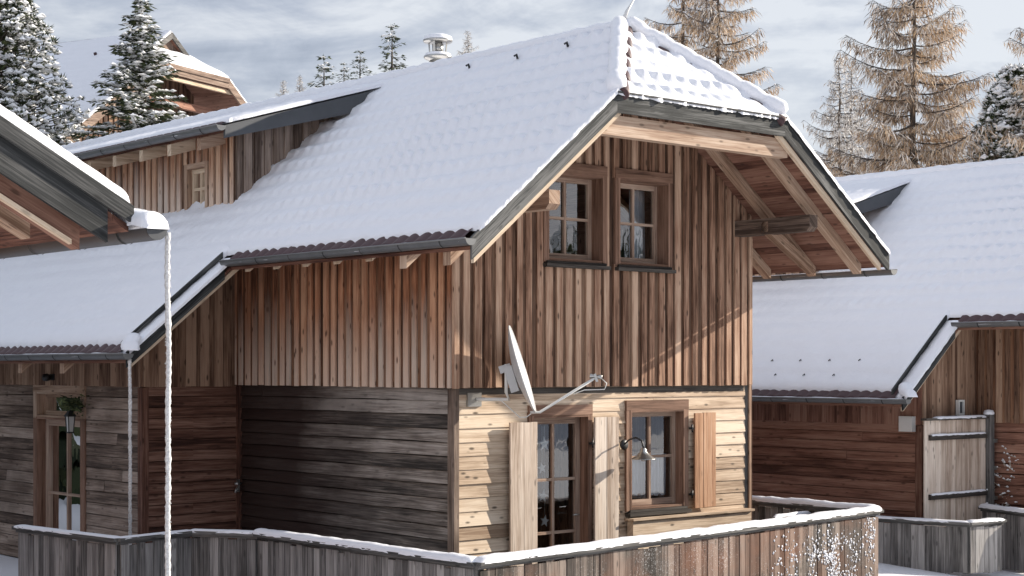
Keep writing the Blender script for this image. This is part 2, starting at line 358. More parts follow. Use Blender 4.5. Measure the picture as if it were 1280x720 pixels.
# ---------------------------------------------------------------- snow
EO=[0,.010,.024,.045,.075,.115,.17]
def axis_samples(n0,n1,step,e0,e1):
    L=n1-n0
    xs=set()
    k=max(2,int(L/step))
    for i in range(k+1): xs.add(round(n0+L*i/k,4))
    if e0: xs={x for x in xs if x>n0+.19}|{n0+e for e in EO if e<L/2}
    if e1: xs={x for x in xs if x<n1-.19}|{n1-e for e in EO if e<L/2}
    return sorted(xs)
def rnd_edge(d,r=.10):
    q=min(max(d/r,0),1); return math.sqrt(max(0,1-(1-q)**2))
def snow_plane(mb,P,a0,a1,bmin,bmax,H=.09,step=(.05,.06),course=.34,A=.022,pan=.24,B=.008,free=(1,0,1,0),seed=0,lump=.02,fade=None,rim=.018):
    """P(a,b) is the tile plane, a metres up the slope; free = (lower, upper, bmin, bmax) open edges"""
    As=axis_samples(a0,a1,step[0],free[0],free[1])
    Ls=axis_samples(0,max(bmax(x)-bmin(x) for x in (a0,a1,(a0+a1)/2)),step[1],free[2],free[3]); Lm=Ls[-1]
    rows=[]
    for i,a in enumerate(As):
        b0,b1=bmin(a),bmax(a); row=[]
        for j,l in enumerate(Ls):
            # keep edge spacing true, squeeze the rest
            w=b1-b0; b=b0+l*w/Lm if w>0 else b0
            da=a-a0 if free[0] else 9; db=a1-a if free[1] else 9
            dl=l if free[2] else 9; dr=Lm-l if free[3] else 9
            d=min(da,db,dl,dr)
            fr=(a/course+.5*0)%1; c=fr/.16 if fr<.16 else 1-(fr-.16)/.84; c=c*c*(3-2*c)
            am=.55+1.1*max(0,nz(a*.5+seed,b*.4,3.1)+.25)
            if fade: am*=fade(a,b)
            w1=math.cos(2*math.pi*(b+.02*nz(b,a*2,1))/pan)
            h=.050+(H-.02)*rnd_edge(d)*(1+.25*nz(a*.7,b*.7,seed))+(A*(c-.5)+B*w1*(.25+.75*c))*am*min(1,d/.22)
            h+=lump*nz(a*2.3,b*2.3,seed+5)*min(1,d/.1)+.006*nz(a*9,b*9,seed)
            p=P(a,b)
            aa=a
            if free[0] and i<7: aa-=rim*(1+nz(b*7,seed,2)*1.6+nz(b*19,seed,4))*(1-i/7)
            bb=b
            if free[2] and j<7: bb-=rim*(1.3+nz(a*5,seed,7)*.7+.9*nz(a*31,seed,9))*(1-j/7)
            if free[3] and j>=len(Ls)-7: bb+=rim*(.6+nz(a*7,seed,8)*1.5)*(1-(len(Ls)-1-j)/7)
            p=P(aa,bb) if (aa!=a or bb!=b) else p
            row.append(p+Z*h)
        rows.append(row)
    low=[[V(q)-Z*.045 for q in rows[0]]]
    rows=low+rows
    for r in rows:
        r.insert(0,r[0]-Z*.045 if free[2] else r[0]-Z*.02); r.append(r[-1]-Z*.045 if free[3] else r[-1]-Z*.02)
    mb.sheet(rows)
def snow_strip(mb,pts,w,h,side=None,seed=0,n=9,step=.06,wob=.18):
    """a soft loaf of snow lying along a rail"""
    pts=[V(p) for p in pts]; path=[]
    for p,q in zip(pts,pts[1:]):
        k=max(1,int((q-p).length/step)); path+=[p.lerp(q,i/k) for i in range(k)]
    path.append(pts[-1]); rows=[]
    for i,p in enumerate(path):
        d=(path[min(i+1,len(path)-1)]-path[max(i-1,0)]).normalized(); sx=V((d.y,-d.x,0)).normalized()
        e=min(i,len(path)-1-i); end=rnd_edge(e*step,.09) if e*step<.09 else 1
        ww=w*(1+wob*nz(p.x*3+seed,p.y*3,0))*(.8+.2*end); hh=h*(1+wob*1.6*nz(p.x*4,p.y*4,seed)+.1*nz(p.x*14,p.y*14,seed))*end
        row=[]
        for k in range(n+1):
            t=math.pi*k/n; x=math.cos(t); y=math.sin(t)**.75
            row.append(p+sx*x*ww/2*(1+.06*nz(p.x*17,p.y*17,x*3+seed))+Z*(hh*y-(.012+.012*nz(p.x*23,x*4,p.y*23) if abs(x)>.95 else 0)))
        rows.append(row)
    rows=[[p for _ in range(n+1)] if False else r for r in rows]
    mb.sheet(rows)
    mb.face(rows[0][::-1],None,(0,0),.5,True); mb.face(rows[-1],None,(0,0),.5,True)
def ridge_lumps(mb,p0,p1,n,r,seed=0,drop=.0,nn=12,amp=.3):
    p0,p1=V(p0),V(p1); k=n*9; pts=[];rad=[]
    for i in range(k+1):
        f=i/k; fr=(f*n)%1 if i<k else 1
        b=(.80+amp*math.sin(math.pi*min(1,fr*1.02))**.6)*(1+.16*nz(f*n*1.3,seed,4)+.08*nz(f*n*6,seed,1))
        e=min(f,1-f)*(p1-p0).length; 
        pts.append(p0.lerp(p1,f)+Z*(.02*nz(f*n*2,seed,9))); rad.append(max(.01,r*b*(rnd_edge(e+.01,.08))))
    mb.tube(pts,rad,nn)
# ---------------------------------------------------------------- roof-edge pieces
def pan_edge(mb,P,b0,b1,a0=0,length=.34,amp=.028,pan=.21,th=.016):
    """the lowest course of pantiles showing beyond the snow"""
    k=int((b1-b0)/pan*10); rows_t=[];rows_b=[]
    for f in (0,.03,.5,1):
        rt=[]; 
        for i in range(k+1):
            b=b0+(b1-b0)*i/k; ph=(b/pan)%1; w=amp*(abs(math.sin(math.pi*ph))**.8)
            rt.append(P(a0+f*length,b)+Z*(w+.012))
        rows_t.append(rt)
    mb.sheet([[p-Z*th*1.6 for p in rows_t[0]]]+rows_t)
def gutter(parent,p0,p1,out,r=.075,name='gutter',snow=True,step=.75,seed=0,sub=None,mat='gutter'):
    """half-round gutter from p0 (open to view) to p1 with a cap, straps and a line of snow in it"""
    p0,p1,out=V(p0),V(p1),V(out).normalized(); d=(p1-p0).normalized(); L=(p1-p0).length
    mb=MB(); rows=[]
    k=max(2,int(L/.6))
    for i in range(k+1):
        p=p0.lerp(p1,i/k); rows.append([p+out*math.cos(math.pi*(1+j/10))*r*1.0+Z*math.sin(math.pi*(1+j/10))*r for j in range(11)])
    mb.sheet(rows)
    inn=[[p+out*math.cos(math.pi*(1+j/10))*r*.9+Z*math.sin(math.pi*(1+j/10))*r*.9 for j in range(11)] for p in (p0,p1)]
    mb.sheet(inn[::-1])
    for p,s in ((p0,-1),(p1,1)):
        q=[p+d*.004*s+out*math.cos(math.pi*(1+j/10))*r+Z*math.sin(math.pi*(1+j/10))*r for j in range(11)]
        mb.face(q,None,(0,0),.5)
    mb.tube([p0+out*r,p1+out*r],.011,6)
    g=mb.build(name,M[mat],parent)
    n=max(1,int(L/step))
    for i in range(n):
        st=MB(); c=p0+d*(step*(i+.6)); w=.012
        rows=[[c+d*(w*s)+out*math.cos(math.pi*(1+j/10))*(r+.006)+Z*math.sin(math.pi*(1+j/10))*(r+.006) for j in range(11)] for s in (-1,1)]
        st.sheet(rows); st.build('gutter_strap',M['fascia'],sub or g)
    if snow:
        s=MB(); snow_strip(s,[p0-Z*.02+d*.02,p1-Z*.02],r*1.7,.035,seed=seed,step=.1); s.build('gutter_snow',M['snow'],sub or g)
    return g
# ---------------------------------------------------------------- the chalet type
X_,Y_=V((1,0,0)),V((0,1,0))
def chalet(root, vf=-1.68, v0=0., back=12., detail=True, seed=0, res=1., low=None, zlow=2.70, dz=0., vw=4.92, dv=0.):
    """local axes: x along the gable front, y back along the long side, z up"""
    zE,s,eL,rg=4.36,.82,-1.08,2.56; zR=zE+s*(rg-eL); eR=6.40; zER=4.47; sR=(zR-zER)/(eR-rg)
    eW=-2.57; vW=3.3; tw=-1.5
    zL=lambda t: zE+s*(t-eL)
    zr=lambda t: zR-sR*(t-rg)
    zT=lambda t: zL(t) if t<rg else zr(t)
    hz=6.15; h0=eL+(hz-zE)/s; h1=rg+(zR-hz)/sR; va=vf+1.38; hs=(zR-hz)/(va-vf)
    vL=lambda t: vf if t<h0 else vf+(va-vf)*(t-h0)/(rg-h0)          # front edge of the left slope
    vR=lambda t: vf if t>h1 else vf+(va-vf)*(h1-t)/(h1-rg)
    # --- roof: boarding seen from below, one board after the other up the slope
    mb=MB()
    def board_row(t0,t1,f0,f1,b,zf):
        p=[V((t0,f0,zf(t0)-.135)),V((t1,f1,zf(t1)-.135)),V((t1,b,zf(t1)-.135)),V((t0,b,zf(t0)-.135))]
        mb.prism(p,Z*.04,Y_)
    n=int((rg-eL)/.115)
    for i in range(n):
        a,b=eL+(rg-eL)*i/n,eL+(rg-eL)*(i+1)/n-.004
        board_row(a,b,vL(a)+.01,vL(b)+.01,back,zL)
    n=int((eL-eW)/.115)
    for i in range(n):
        a,b=eW+(eL-eW)*i/n,eW+(eL-eW)*(i+1)/n-.004
        board_row(a,b,vW+.01,vW+.01,back,zL)
    n=int((eR-rg)/.115)
    for i in range(n):
        a,b=rg+(eR-rg)*i/n,rg+(eR-rg)*(i+1)/n-.004
        board_row(a,b,vR(a)+.01,vR(b)+.01,back,zr)
    n=12
    for i in range(n):
        a,b=vf+.02+(va-vf-.02)*i/n,vf+.02+(va-vf-.02)*(i+1)/n-.004; za,zb=hz+hs*(a-vf)-.15,hz+hs*(b-vf)-.15
        g=lambda v:(h0+(rg-h0)*(v-vf)/(va-vf),h1-(h1-rg)*(v-vf)/(va-vf))
        mb.prism([V((g(a)[0],a,za)),V((g(a)[1],a,za)),V((g(b)[1],b,zb)),V((g(b)[0],b,zb))],Z*.04,X_)
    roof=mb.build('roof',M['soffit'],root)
    # --- snow on each slope
    cs=1/math.sqrt(1+s*s); cr=1/math.sqrt(1+sR*sR)
    PL=lambda a,b: V((eL+a*cs,b,zL(eL+a*cs)))
    vb=lambda a: vL(eL+a*cs)
    A1=(rg-eL)/cs
    mb=MB()
    snow_plane(mb,PL,.13,A1,vb,lambda a:back,H=.045,step=(.036*res,.05*res),free=(1,0,1,1),seed=seed,A=.105,B=.042,lump=.022,course=.36,
               fade=lambda a,b: .35+.85*min(1,max(0,(6-b)/5))*min(1,a/1.5))
    mb.build('roof_snow',M['snow'],roof)
    PW=lambda a,b: V((eL+a*cs,b,zL(eL+a*cs)))
    aw=(eW-eL)/cs; mb=MB()
    snow_plane(mb,PW,aw+.13,.16,lambda a:vW+.27,lambda a:back,H=.075,step=(.05*res,.07*res),free=(1,0,1,1),seed=seed+3,A=.055,B=.018,lump=.018,course=.36,fade=lambda a,b:.6)
    mb.build('roof_snow',M['snow'],roof)
    mb=MB(); snow_plane(mb,lambda a,b: PW(a,b)-Z*.035,aw+.02,.02,lambda a:vW-.01,lambda a:vW+.235,H=.035,step=(.05,.05),free=(1,1,1,0),seed=seed+4,A=.006,B=.0,lump=.008,rim=.012); mb.build('verge_snow',M['snow'],roof)
    mb=MB(); q0,q1=PW(aw+.04,vW+.235),PW(.02,vW+.235); mb.prism([q0-Z*.03,q1-Z*.03,q1+Z*.105,q0+Z*.105],Y_*.03,(q1-q0).normalized()); mb.build('verge_rim',M['fascia'],roof)
    if detail:
        PR=lambda a,b: V((eR-a*cr,b,zr(eR-a*cr)))
        mb=MB(); snow_plane(mb,PR,.05,(eR-rg)/cr,lambda a: vR(eR-a*cr),lambda a:back,H=.07,step=(.06,.09),free=(1,0,1,1),seed=seed+8)
        mb.build('roof_snow',M['snow'],roof)
        hl=math.hypot(va-vf,zR-hz); c=(va-vf)/hl
        PH=lambda a,b: V((b,vf+a*c,hz+hs*a*c))
        mb=MB(); snow_plane(mb,PH,.0,hl,lambda a:h0+(rg-h0)*a/hl,lambda a:h1-(h1-rg)*a/hl,H=.045,step=(.028,.028),free=(1,0,0,0),seed=seed+11,course=.33,A=.066,pan=.235,B=.042,lump=.022,rim=.03,fade=lambda a,b:.65+1.1*max(0,nz(a*1.7,b*1.3,5)+.45))
        mb.build('roof_snow',M['snow'],roof)
        # ridge tiles peeping out along the hips, snow rolls above them
        ap=V((rg,va,zR)); cl=V((h0,vf,hz)); crn=V((h1,vf,hz))
        for p,off,k,rd in ((cl,V((.075,-.02,-.005)),6,.08),(crn,V((-.05,-.03,-.045)),7,.07)):
            t=MB(); 
            for i in range(k):
                a=(p+off).lerp(ap+off,(i+.02)/k); b=(p+off).lerp(ap+off,(i+.98)/k); t.tube([a,a.lerp(b,.06),b],[rd*.86,rd,rd*.82],10)
            t.build('hip_tiles',M['tile'],roof)
        mb=MB(); ridge_lumps(mb,cl+V((.0,.02,.075)),ap+V((-.03,.02,.06)),6,.115,seed,amp=.2); mb.build('hip_snow',M['snow'],roof)
        mb=MB(); ridge_lumps(mb,crn+V((.02,.0,.10)),ap+V((.06,.0,.085)),7,.108,seed+3,amp=.18); mb.build('hip_snow',M['snow'],roof)
    else:
        PR=lambda a,b: V((eR-a*cr,b,zr(eR-a*cr)))
        mb=MB(); snow_plane(mb,PR,.05,(eR-rg)/cr,lambda a: vR(eR-a*cr),lambda a:back,H=.07,step=(.2,.3),free=(1,0,1,1),seed=seed+8)
        mb.build('roof_snow',M['snow'],roof)
    mb=MB(); ridge_lumps(mb,V((rg,va-.05,zR+.02)),V((rg,back,zR+.02)),int((back-va)/.38),.105,seed+5,amp=.10); mb.build('ridge_snow',M['snow'],roof)
    mb=MB(); pan_edge(mb,PL,vf+.12,vW,a0=-.03); mb.build('eave_tiles',M['tile'],roof)
    mb=MB(); pan_edge(mb,lambda a,b:PW(a+aw,b),vW+.15,back,a0=-.03); mb.build('eave_tiles',M['tile'],roof)
    # snow guards poking through the snow
    if detail: spots=[(2.26,2.44),(2.24,1.39),(2.27,.42)]
    else: spots=[(-1.95,4.6+.62*i) for i in range(10)]+[(-2.25,4.9+.62*i) for i in range(9)]
    for k,(t,v) in enumerate(spots):
        g=MB(); q=V((t,v,zL(t)+.105)); g.tube([q-Z*.05,q+Z*.005+V((-.02,0,0)),q+Z*.0+V((-.06,0,-.02))],[.018,.018,.014] if detail else .009,6); g.build('snow_guard',M['black'],roof)
    # --- barge boards, outer grey and inner pale
    def barge(pts_t,zf,v,top,hh,th,mat,name):
        m_=MB(); t0,t1=pts_t; m_.prism([V((t0,v,zf(t0)+top-hh)),V((t1,v,zf(t1)+top-hh)),V((t1,v,zf(t1)+top)),V((t0,v,zf(t0)+top))],Y_*th,V((1,0,(zf(t1)-zf(t0))/(t1-t0))).normalized()); return m_.build(name,mat,root)
    barge((eL-.02,h0+.005),zL,vf,.02,.25,.035,M['fascia'],'barge_board')
    barge((h1-.005,eR-.02),zr,vf,.02,.23,.035,M['fascia'],'barge_board')
    barge((eL+.04,h0+.11),zL,vf+.042,-.215,.095,.05,M['trim'],'barge_batten')
    barge((h1-.11,eR-.16),zr,vf+.042,-.215,.085,.05,M['trim'],'barge_batten')
    barge((eW-.02,eL-.1),zL,vW,.02,.20,.035,M['fascia'],'barge_board')
    barge((eW+.04,eL+.3),zL,vW+.042,-.165,.075,.05,M['trim'],'barge_batten')
    if detail:
        m_=MB(); m_.box((h0+.006,vf,hz-.215),X_*(h1-h0-.012),Y_*.035,Z*.225); m_.box((h0+.0,vf-.035,hz+.012),X_*(h1-h0),Y_*.06,Z*.02); m_.build('hip_fascia',M['fascia'],root)
        m_=MB(); m_.box((h0-.18,vf+.10,hz-.47),X_*(h1-h0+.34),Y_*.14,Z*.24); m_.build('hip_beam',M['rafter'],root)
        m_=MB(); m_.box((h0-.05,vf+.75,hz-.34),X_*(h1-h0+.1),Y_*.14,Z*.18); m_.build('hip_beam',M['soffit'],root)
    # --- rafters
    def raft(v,ta,tb,zf,w=.13,h=.17,mat=None):
        m_=MB(); L=V((1,0,(zf(tb)-zf(ta))/(tb-ta))).normalized(); d=.137
        m_.prism([V((ta,v-w/2,zf(ta)-d-h)),V((tb,v-w/2,zf(tb)-d-h)),V((tb,v-w/2,zf(tb)-d)),V((ta,v-w/2,zf(ta)-d))],Y_*w,L); m_.build('rafter',mat or M['rafter'],root)
    if detail:
        for off_ in (.50,1.30):
            v=vf+off_; tt=rg-(va-v)/(va-vf)*(rg-h0) if v<va else rg
            raft(v,eL+.03,tt-.05,zL); raft(v,(h1-(h1-rg)*(v-vf)/(va-vf) if v<va else rg)+.05,eR-.08,zr,.14,.135)
        for v in (.38,1.05,1.72,2.39,3.06): raft(v,eL+.10,.25,zL,.13,.105,M['trim'])
        for v in (.45,1.3,2.1): raft(v,4.6,eR-.08,zr,.14,.135)
        for v in (5.2,6.5): raft(v,eW+.02,-1.3,zL,.12,.15)
        for name,t in (('purlin',5.02),('purlin',.30)):
            m_=MB(); y1=vf+.30; m_.prism([V((t,v0+.1,4.78)),V((t,y1+.06,4.78)),V((t,y1,4.84)),V((t,y1,5.0)),V((t,v0+.1,5.0))],X_*.17,Y_); m_.build(name,M['grey_low'] if t>1 else M['rafter'],root)
        raft(vf+1.08,5.02,eR-.4,lambda t:4.9-.55*(t-5.0)+.2,.12,.14)     # strut under the purlin
    # --- gutters
    gutter(root,V((eL-.075,vf-.04,zE-.02)),V((eL-.075,vW+.05,zE-.02)),V((-1,0,0)),snow=True,seed=seed)
    gutter(root,V((eW-.075,vW-.13,zL(eW)-.02)),V((eW-.075,back,zL(eW)-.02)),V((-1,0,0)),seed=seed+2)
    if detail: gutter(root,V((eR+.03,vf-.04,zER-.17)),V((eR+.03,back,zER-.17)),V((1,0,0)),seed=seed+4)
    # snow slumped over the end of the low gutter
    mb=MB(); q=V((eW-.02,vW-.02,zL(eW)+.03)); snow_strip(mb,[q+V((.16,.10,.16)),q+V((.02,-.02,.05)),q+V((-.06,-.20,.0))],.22,.10,seed=seed+9); mb.build('gutter_snow_heap',M['snow'],roof)
    # --- walls
    ztop=lambda a: zT(a)-.145
    fl=low or M['wing_low']
    ops=[(1.46,2.46,4.30,5.43),(2.72,3.69,4.30,5.43)] if detail else []
    rec=MB(); mb=MB()
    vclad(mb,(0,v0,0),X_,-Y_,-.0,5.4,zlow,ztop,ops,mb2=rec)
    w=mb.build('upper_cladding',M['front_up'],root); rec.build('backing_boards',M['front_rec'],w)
    rec=MB(); mb=MB()
    sv0=v0
    vclad(mb,(0,0,0),Y_,-X_,sv0,vw,zlow,lambda a: zT(0)-.15,(),period=.175,mb2=rec)
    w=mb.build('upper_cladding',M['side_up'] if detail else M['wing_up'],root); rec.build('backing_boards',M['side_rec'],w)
    mb=MB(); hsid(mb,(.0,v0+.05,0),X_,-Y_,.05,5.33,0-dz,zlow+.02,opens=[(1.26,2.26,-1,2.34),(3.0,4.06,1.02,2.38)] if detail else ())
    mb.build('lower_siding',M['front_low'],root)
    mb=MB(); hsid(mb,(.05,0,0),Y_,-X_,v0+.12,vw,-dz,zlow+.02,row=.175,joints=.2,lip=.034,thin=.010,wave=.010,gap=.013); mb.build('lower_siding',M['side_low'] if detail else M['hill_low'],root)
    # right side wall, back wall: plain boarding
    mb=MB(); vclad(mb,(5.4,0,0),Y_,X_,v0,back-.6,-dz,lambda a: zr(5.4)-.16,(),period=.2); mb.build('side_wall',M['wing_up'],root)
    mb=MB(); vclad(mb,(0,back-.6,0),X_,Y_,tw,5.4,-dz,lambda a: zT(a)-.16,(),period=.2); mb.build('back_wall',M['wing_up'],root)
    # wing: gable end and long side
    mb=MB(); vclad(mb,(0,vw,0),X_,-Y_,tw,-.03,zlow-.02,lambda a: zL(a)-.15,(),period=.15,wp=.145,proud=.004,jit=.0)
    mb.build('wing_cladding',M['wing_up'],root)
    mb=MB(); hsid(mb,(0,vw+.03,0),X_,-Y_,tw+.06,.03,-dz,zlow,row=.15,lip=.024,gap=.011); mb.build('wing_siding',M['wing_low'] if detail else M['grey_low'],root)
    dops=[(6.72,8.22,-1,2.62)] if detail else []
    mb=MB(); vclad(mb,(tw,0,0),Y_,-X_,vw,back-.6,zlow-.02,lambda a: zL(tw)-.15,[(6.72,8.22,-1,2.62)] if 0 else (),period=.16,wp=.155,proud=.004,jit=0); mb.build('wing_cladding',M['wing_up'] if detail else M['hill_low'],root)
    mb=MB(); hsid(mb,(tw+.03,0,0),Y_,-X_,vw+.10,back-.6,-dz,zlow,row=.165,opens=dops,lip=.024,gap=.011); mb.build('wing_siding',M['grey_low'] if detail else M['hill_low'],root)
    # corner posts
    for nm,(x,y,zz0,zz1,mt) in enumerate(((0.004,v0-.008,-dz,zlow-.012,'grey_low'),(5.33,v0+.03,-dz,zlow-.005,'rail'),(tw-.005,vw-.0,-dz,zlow-.03,'wing_low'),(-.01,vw-.07,-dz,zlow-.01,'wing_low'))):
        m_=MB(); m_.box((x,y,zz0),X_*(.075 if nm==0 else .10),Y_*.13,Z*(zz1-zz0),Z); m_.build('corner_board',M[mt],root)
    m_=MB(); m_.box((-.035,v0-.062,zlow-.01),X_*.075,Y_*.055,Z*(zL(0)-.2-zlow),Z); m_.build('corner_board',M['front_up'],root)
    if detail:
        m_=MB(); m_.box((.1,v0+.022,zlow-.085),X_*5.2,Y_*.025,Z*.075,X_); m_.build('shade_strip',M['dark_sill'],root)  # dark strip put in for the shade line under the upper cladding
    # interior floor so the panes have a room behind them
    m_=MB(); m_.box((.2,v0+.3,zlow-.3),X_*5.1,Y_*(back-v0-1.2),Z*.25); m_.build('upper_floor',M['wing_low'],root)
    # --- dormer
    d=MB(); td=.05; d0,d1=5.05+dv,back-2; zD=lambda t: 7.17+.3*(t-2.3)
    dop=[(5.72,6.38,5.30,5.98)]
    rec=MB()
    vclad(d,(td,0,0),Y_,-X_,d0,d1,5.2,lambda a: zD(td)-.14,dop,period=.19,wp=.11,mb2=rec)
    dorm=d.build('dormer',M['side_up2'] if detail else M['wing_up'],root); rec.build('backing_boards',M['front_rec'],dorm)
    c=MB(); vclad(c,(0,d0,0),X_,-Y_,td,2.25,5.1,lambda a: zD(a)-.13,(),period=.17,wp=.11); c.build('cheek',M['cheek'],dorm)
    c=MB(); vclad(c,(0,d1,0),X_,Y_,td,2.25,5.1,lambda a: zD(a)-.13,(),period=.17); c.build('cheek',M['fence_g'],dorm)
    c=MB(); te=-.42; tA=2.32; ve=4.55+dv
    def slab(x0,x1,y0,y1,zo,th): c.prism([V((x0,y0,zD(x0)+zo)),V((x1,y0,zD(x1)+zo)),V((x1,y1,zD(x1)+zo)),V((x0,y1,zD(x0)+zo))],Z*th,Y_)
    for i in range(14): slab(te+(tA-te)*i/14,te+(tA-te)*(i+1)/14-.004,ve+.04,d1+.4,-.12,.04)
    c.build('dormer_roof',M['soffit'],dorm)
    c=MB(); c.prism([V((te,ve,zD(te)-.20)),V((tA-.25,ve,zD(tA-.25)-.30)),V((tA+.12,ve,zD(tA+.12)-.02)),V((te,ve,zD(te)-.02))],Y_*.045,X_); c.build('dormer_barge',M['lead'],dorm)
    c=MB(); snow_plane(c,lambda a,b: V((te+a,b,zD(te+a))),.06,tA-te+.1,lambda a:ve,lambda a:d1+.4,H=.045,step=(.1,.06),free=(1,0,1,1),seed=seed+21,A=.01,B=.016,rim=.02); c.build('dormer_snow',M['snow'],dorm)
    c=MB(); pan_edge(c,lambda a,b: V((te+a,b,zD(te+a))),ve+.05,d1+.4,a0=-.02,length=.2); c.build('dormer_tiles',M['tile'],dorm)
    gutter(dorm,V((te-.075,ve-.02,zD(te)-.03)),V((te-.075,d1+.4,zD(te)-.03)),V((-1,0,0)),name='dormer_gutter',seed=seed+7,sub=dorm)
    for i in range(9):
        v=d0+.18+i*.85; c=MB(); c.prism([V((te+.01,v,zD(te)-.30)),V((td+.2,v,zD(td+.2)-.30)),V((td+.2,v,zD(td+.2)-.13)),V((te+.01,v,zD(te)-.13))],Y_*.11,X_); c.build('rafter_tail',M['trim'] if i else M['rafter'],dorm)
    if detail:
        c=MB(); P=lambda a,z,o: V((td-o,a,z)); a0,a1,z0,z1=5.72,6.38,5.30,5.98
        for (q,dx,dzz) in ((P(a0,z0,-.1),.07,z1-z0),(P(a1-.07,z0,-.1),.07,z1-z0)): c.box(q,Y_*dx,Z*dzz,X_*-.17)
        c.box(P(a0+.07,z1-.08,-.1),Y_*(a1-a0-.14),Z*.08,X_*-.165); c.build('window_casing',M['rafter'],dorm)
        c=MB(); a0+=.07;a1-=.07;z1-=.08
        for (x,y,w_,h_) in ((a0,z0,.06,z1-z0),(a1-.06,z0,.06,z1-z0),(a0+.06,z0,a1-a0-.12,.06),(a0+.06,z1-.06,a1-a0-.12,.06),((a0+a1)/2-.02,z0+.06,.04,z1-z0-.12)): c.box(P(x,y,-.07),Y_*w_,Z*h_,X_*-.05)
        c.box(P(a0+.062,(z0+z1)/2-.02,-.068),Y_*(a1-a0-.124),Z*.04,X_*-.045); c.build('window_frame',M['trim'],dorm)
        c=MB(); c.face([P(a0+.05,z0+.05,-.05),P(a1-.05,z0+.05,-.05),P(a1-.05,z1-.05,-.05),P(a0+.05,z1-.05,-.05)]); c.build('window_pane',M['glass'],dorm)
    return dict(zL=zL,zr=zr,zT=zT,roof=roof,ap=V((rg,va,zR)))

def shutter_mb(a0,a1,z0,z1,O,A,N,o,planks=4,battens=True):
    O,A,N=V(O),V(A),V(N); mb=MB(); w=(a1-a0)/planks
    for i in range(planks): mb.box(O+A*(a0+w*i+.002)+Z*(z0+rr(0,.006))+N*o,A*(w-.004),Z*(z1-z0),N*(.028+rr(0,.004)),Z)
    if battens:
        for q in (.14,.86): mb.box(O+A*(a0+.015)+Z*(z0+(z1-z0)*q-.05)+N*(o-.022),A*(a1-a0-.03),Z*.10,N*.021,A)
    return mb

# ================================================================ the three chalets of the row
main=house_thing('chalet','brown board chalet in the middle with snowy half-hipped roof, gable front and satellite dish','chalet',(0,0,0),'timber chalets with snowy roofs')
H=chalet(main,detail=True,seed=1,back=16.)
# front: two upper windows, glazed door, kitchen window, shutters
FO,FA,FN=(0,0,0),X_,-Y_
w1=window(main,'window',FO,FA,FN,1.46,2.46,4.30,5.43,recess=.14,casing=.055,proud=.075)
w2=window(main,'window',FO,FA,FN,2.72,3.69,4.30,5.43,recess=.14,casing=.055,proud=.075)
LO=(0,.05,0)
w3=window(main,'window',LO,FA,FN,3.0,4.06,1.06,2.38,recess=.10,casing=.07,proud=.06,rows=(.52,),label='ground floor window with white half curtains')
door=window(main,'door',LO,FA,FN,1.26,2.26,-.02,2.34,recess=.10,fw=.085,casing=.05,proud=.06,rows=(.345,.665),sill=False,label='glazed terrace door hung with stars')
h=MB(); h.tube([V((2.10,.10,1.05)),V((2.10,.03,1.05)),V((2.0,.03,1.05))],.011,8); h.build('door_handle',M['steel'],door)
shutter_mb(.85,1.30,.12,2.26,LO,FA,FN,.085).build('shutter',M['shutter'],main)
shutter_mb(2.30,2.73,.12,2.30,LO,FA,FN,.085).build('shutter',M['shutter'],main)
shutter_mb(4.20,4.62,1.02,2.32,LO,FA,FN,.085,planks=5).build('shutter',M['shutter_o'],main)['label']='orange brown window shutter'
for a,zz in ((2.265,.62),(2.265,1.95),(4.15,1.2),(4.15,2.1),(1.29,1.95)):
    h=MB(); h.box((a-.03,-.05,zz),X_*.07,Y_*.03,Z*.03); h.tube([V((a,-.055,zz-.04)),V((a,-.055,zz+.07))],.012,6); h.build('shutter_hinge',M['black'],main)
b=MB(); b.box((2.95,-.11,.72),X_*2.36,Y_*.11,Z*.20,X_); b.box((2.92,-.15,.925),X_*2.42,Y_*.17,Z*.03,X_); b.build('wall_ledge',M['front_low'],main)
# wing door with transom
wd=window(main,'door',(-1.47,0,0),Y_,-X_,6.72,8.22,-.02,2.20,recess=.10,fw=.10,casing=.10,proud=.05,rows=(.48,),cols=(.5,),sill=False,top=False,label='half glazed door of the low wing')
tr=window(main,'transom_window',(-1.47,0,0),Y_,-X_,6.72,8.22,2.20,2.58,recess=.08,fw=.05,casing=.10,proud=.05,rows=(),cols=(),sill=False,mats=(M['rafter'],M['rafter'],M['rail']))
# chimney
c=MB(); cx,cy=3.0,4.09; zc=7.94
c.tube([V((cx,cy,6.6)),V((cx,cy,zc-.24))],.13,20)
c.lathe((cx,cy,0),[(.13,zc-.36),(.20,zc-.33),(.215,zc-.30),(.20,zc-.28),(.135,zc-.25)],24)
c.tube([V((cx,cy,zc-.25)),V((cx,cy,zc-.10))],.085,16)
for k in range(4): c.beam(V((cx+.125*math.cos(k*1.57+.5),cy+.125*math.sin(k*1.57+.5),zc-.27)),V((cx+.15*math.cos(k*1.57+.5),cy+.15*math.sin(k*1.57+.5),zc-.06)),.03,.012)
c.lathe((cx,cy,0),[(.0,zc-.085),(.21,zc-.08),(.225,zc-.06),(.20,zc-.02),(.10,zc-.0),(0,zc)],24)
ch=c.build('chimney',M['steel'],H['roof'])
s_=MB(); s_.lathe((cx,cy,0),[(.222,zc-.045),(.21,zc+.005),(.14,zc+.035),(0,zc+.04)],20); s_.lathe((cx,cy,0),[(.205,zc-.285),(.19,zc-.25),(.14,zc-.235)],20); s_.build('chimney_snow',M['snow'],H['roof'])
l=MB(); ap=H['ap']; l.tube([ap+Z*.05,ap+V((.07,-.02,.22)),ap+V((.20,-.05,.42))],[.035,.022,.006],7); l.build('ridge_icicle',M['ice'],H['roof'])

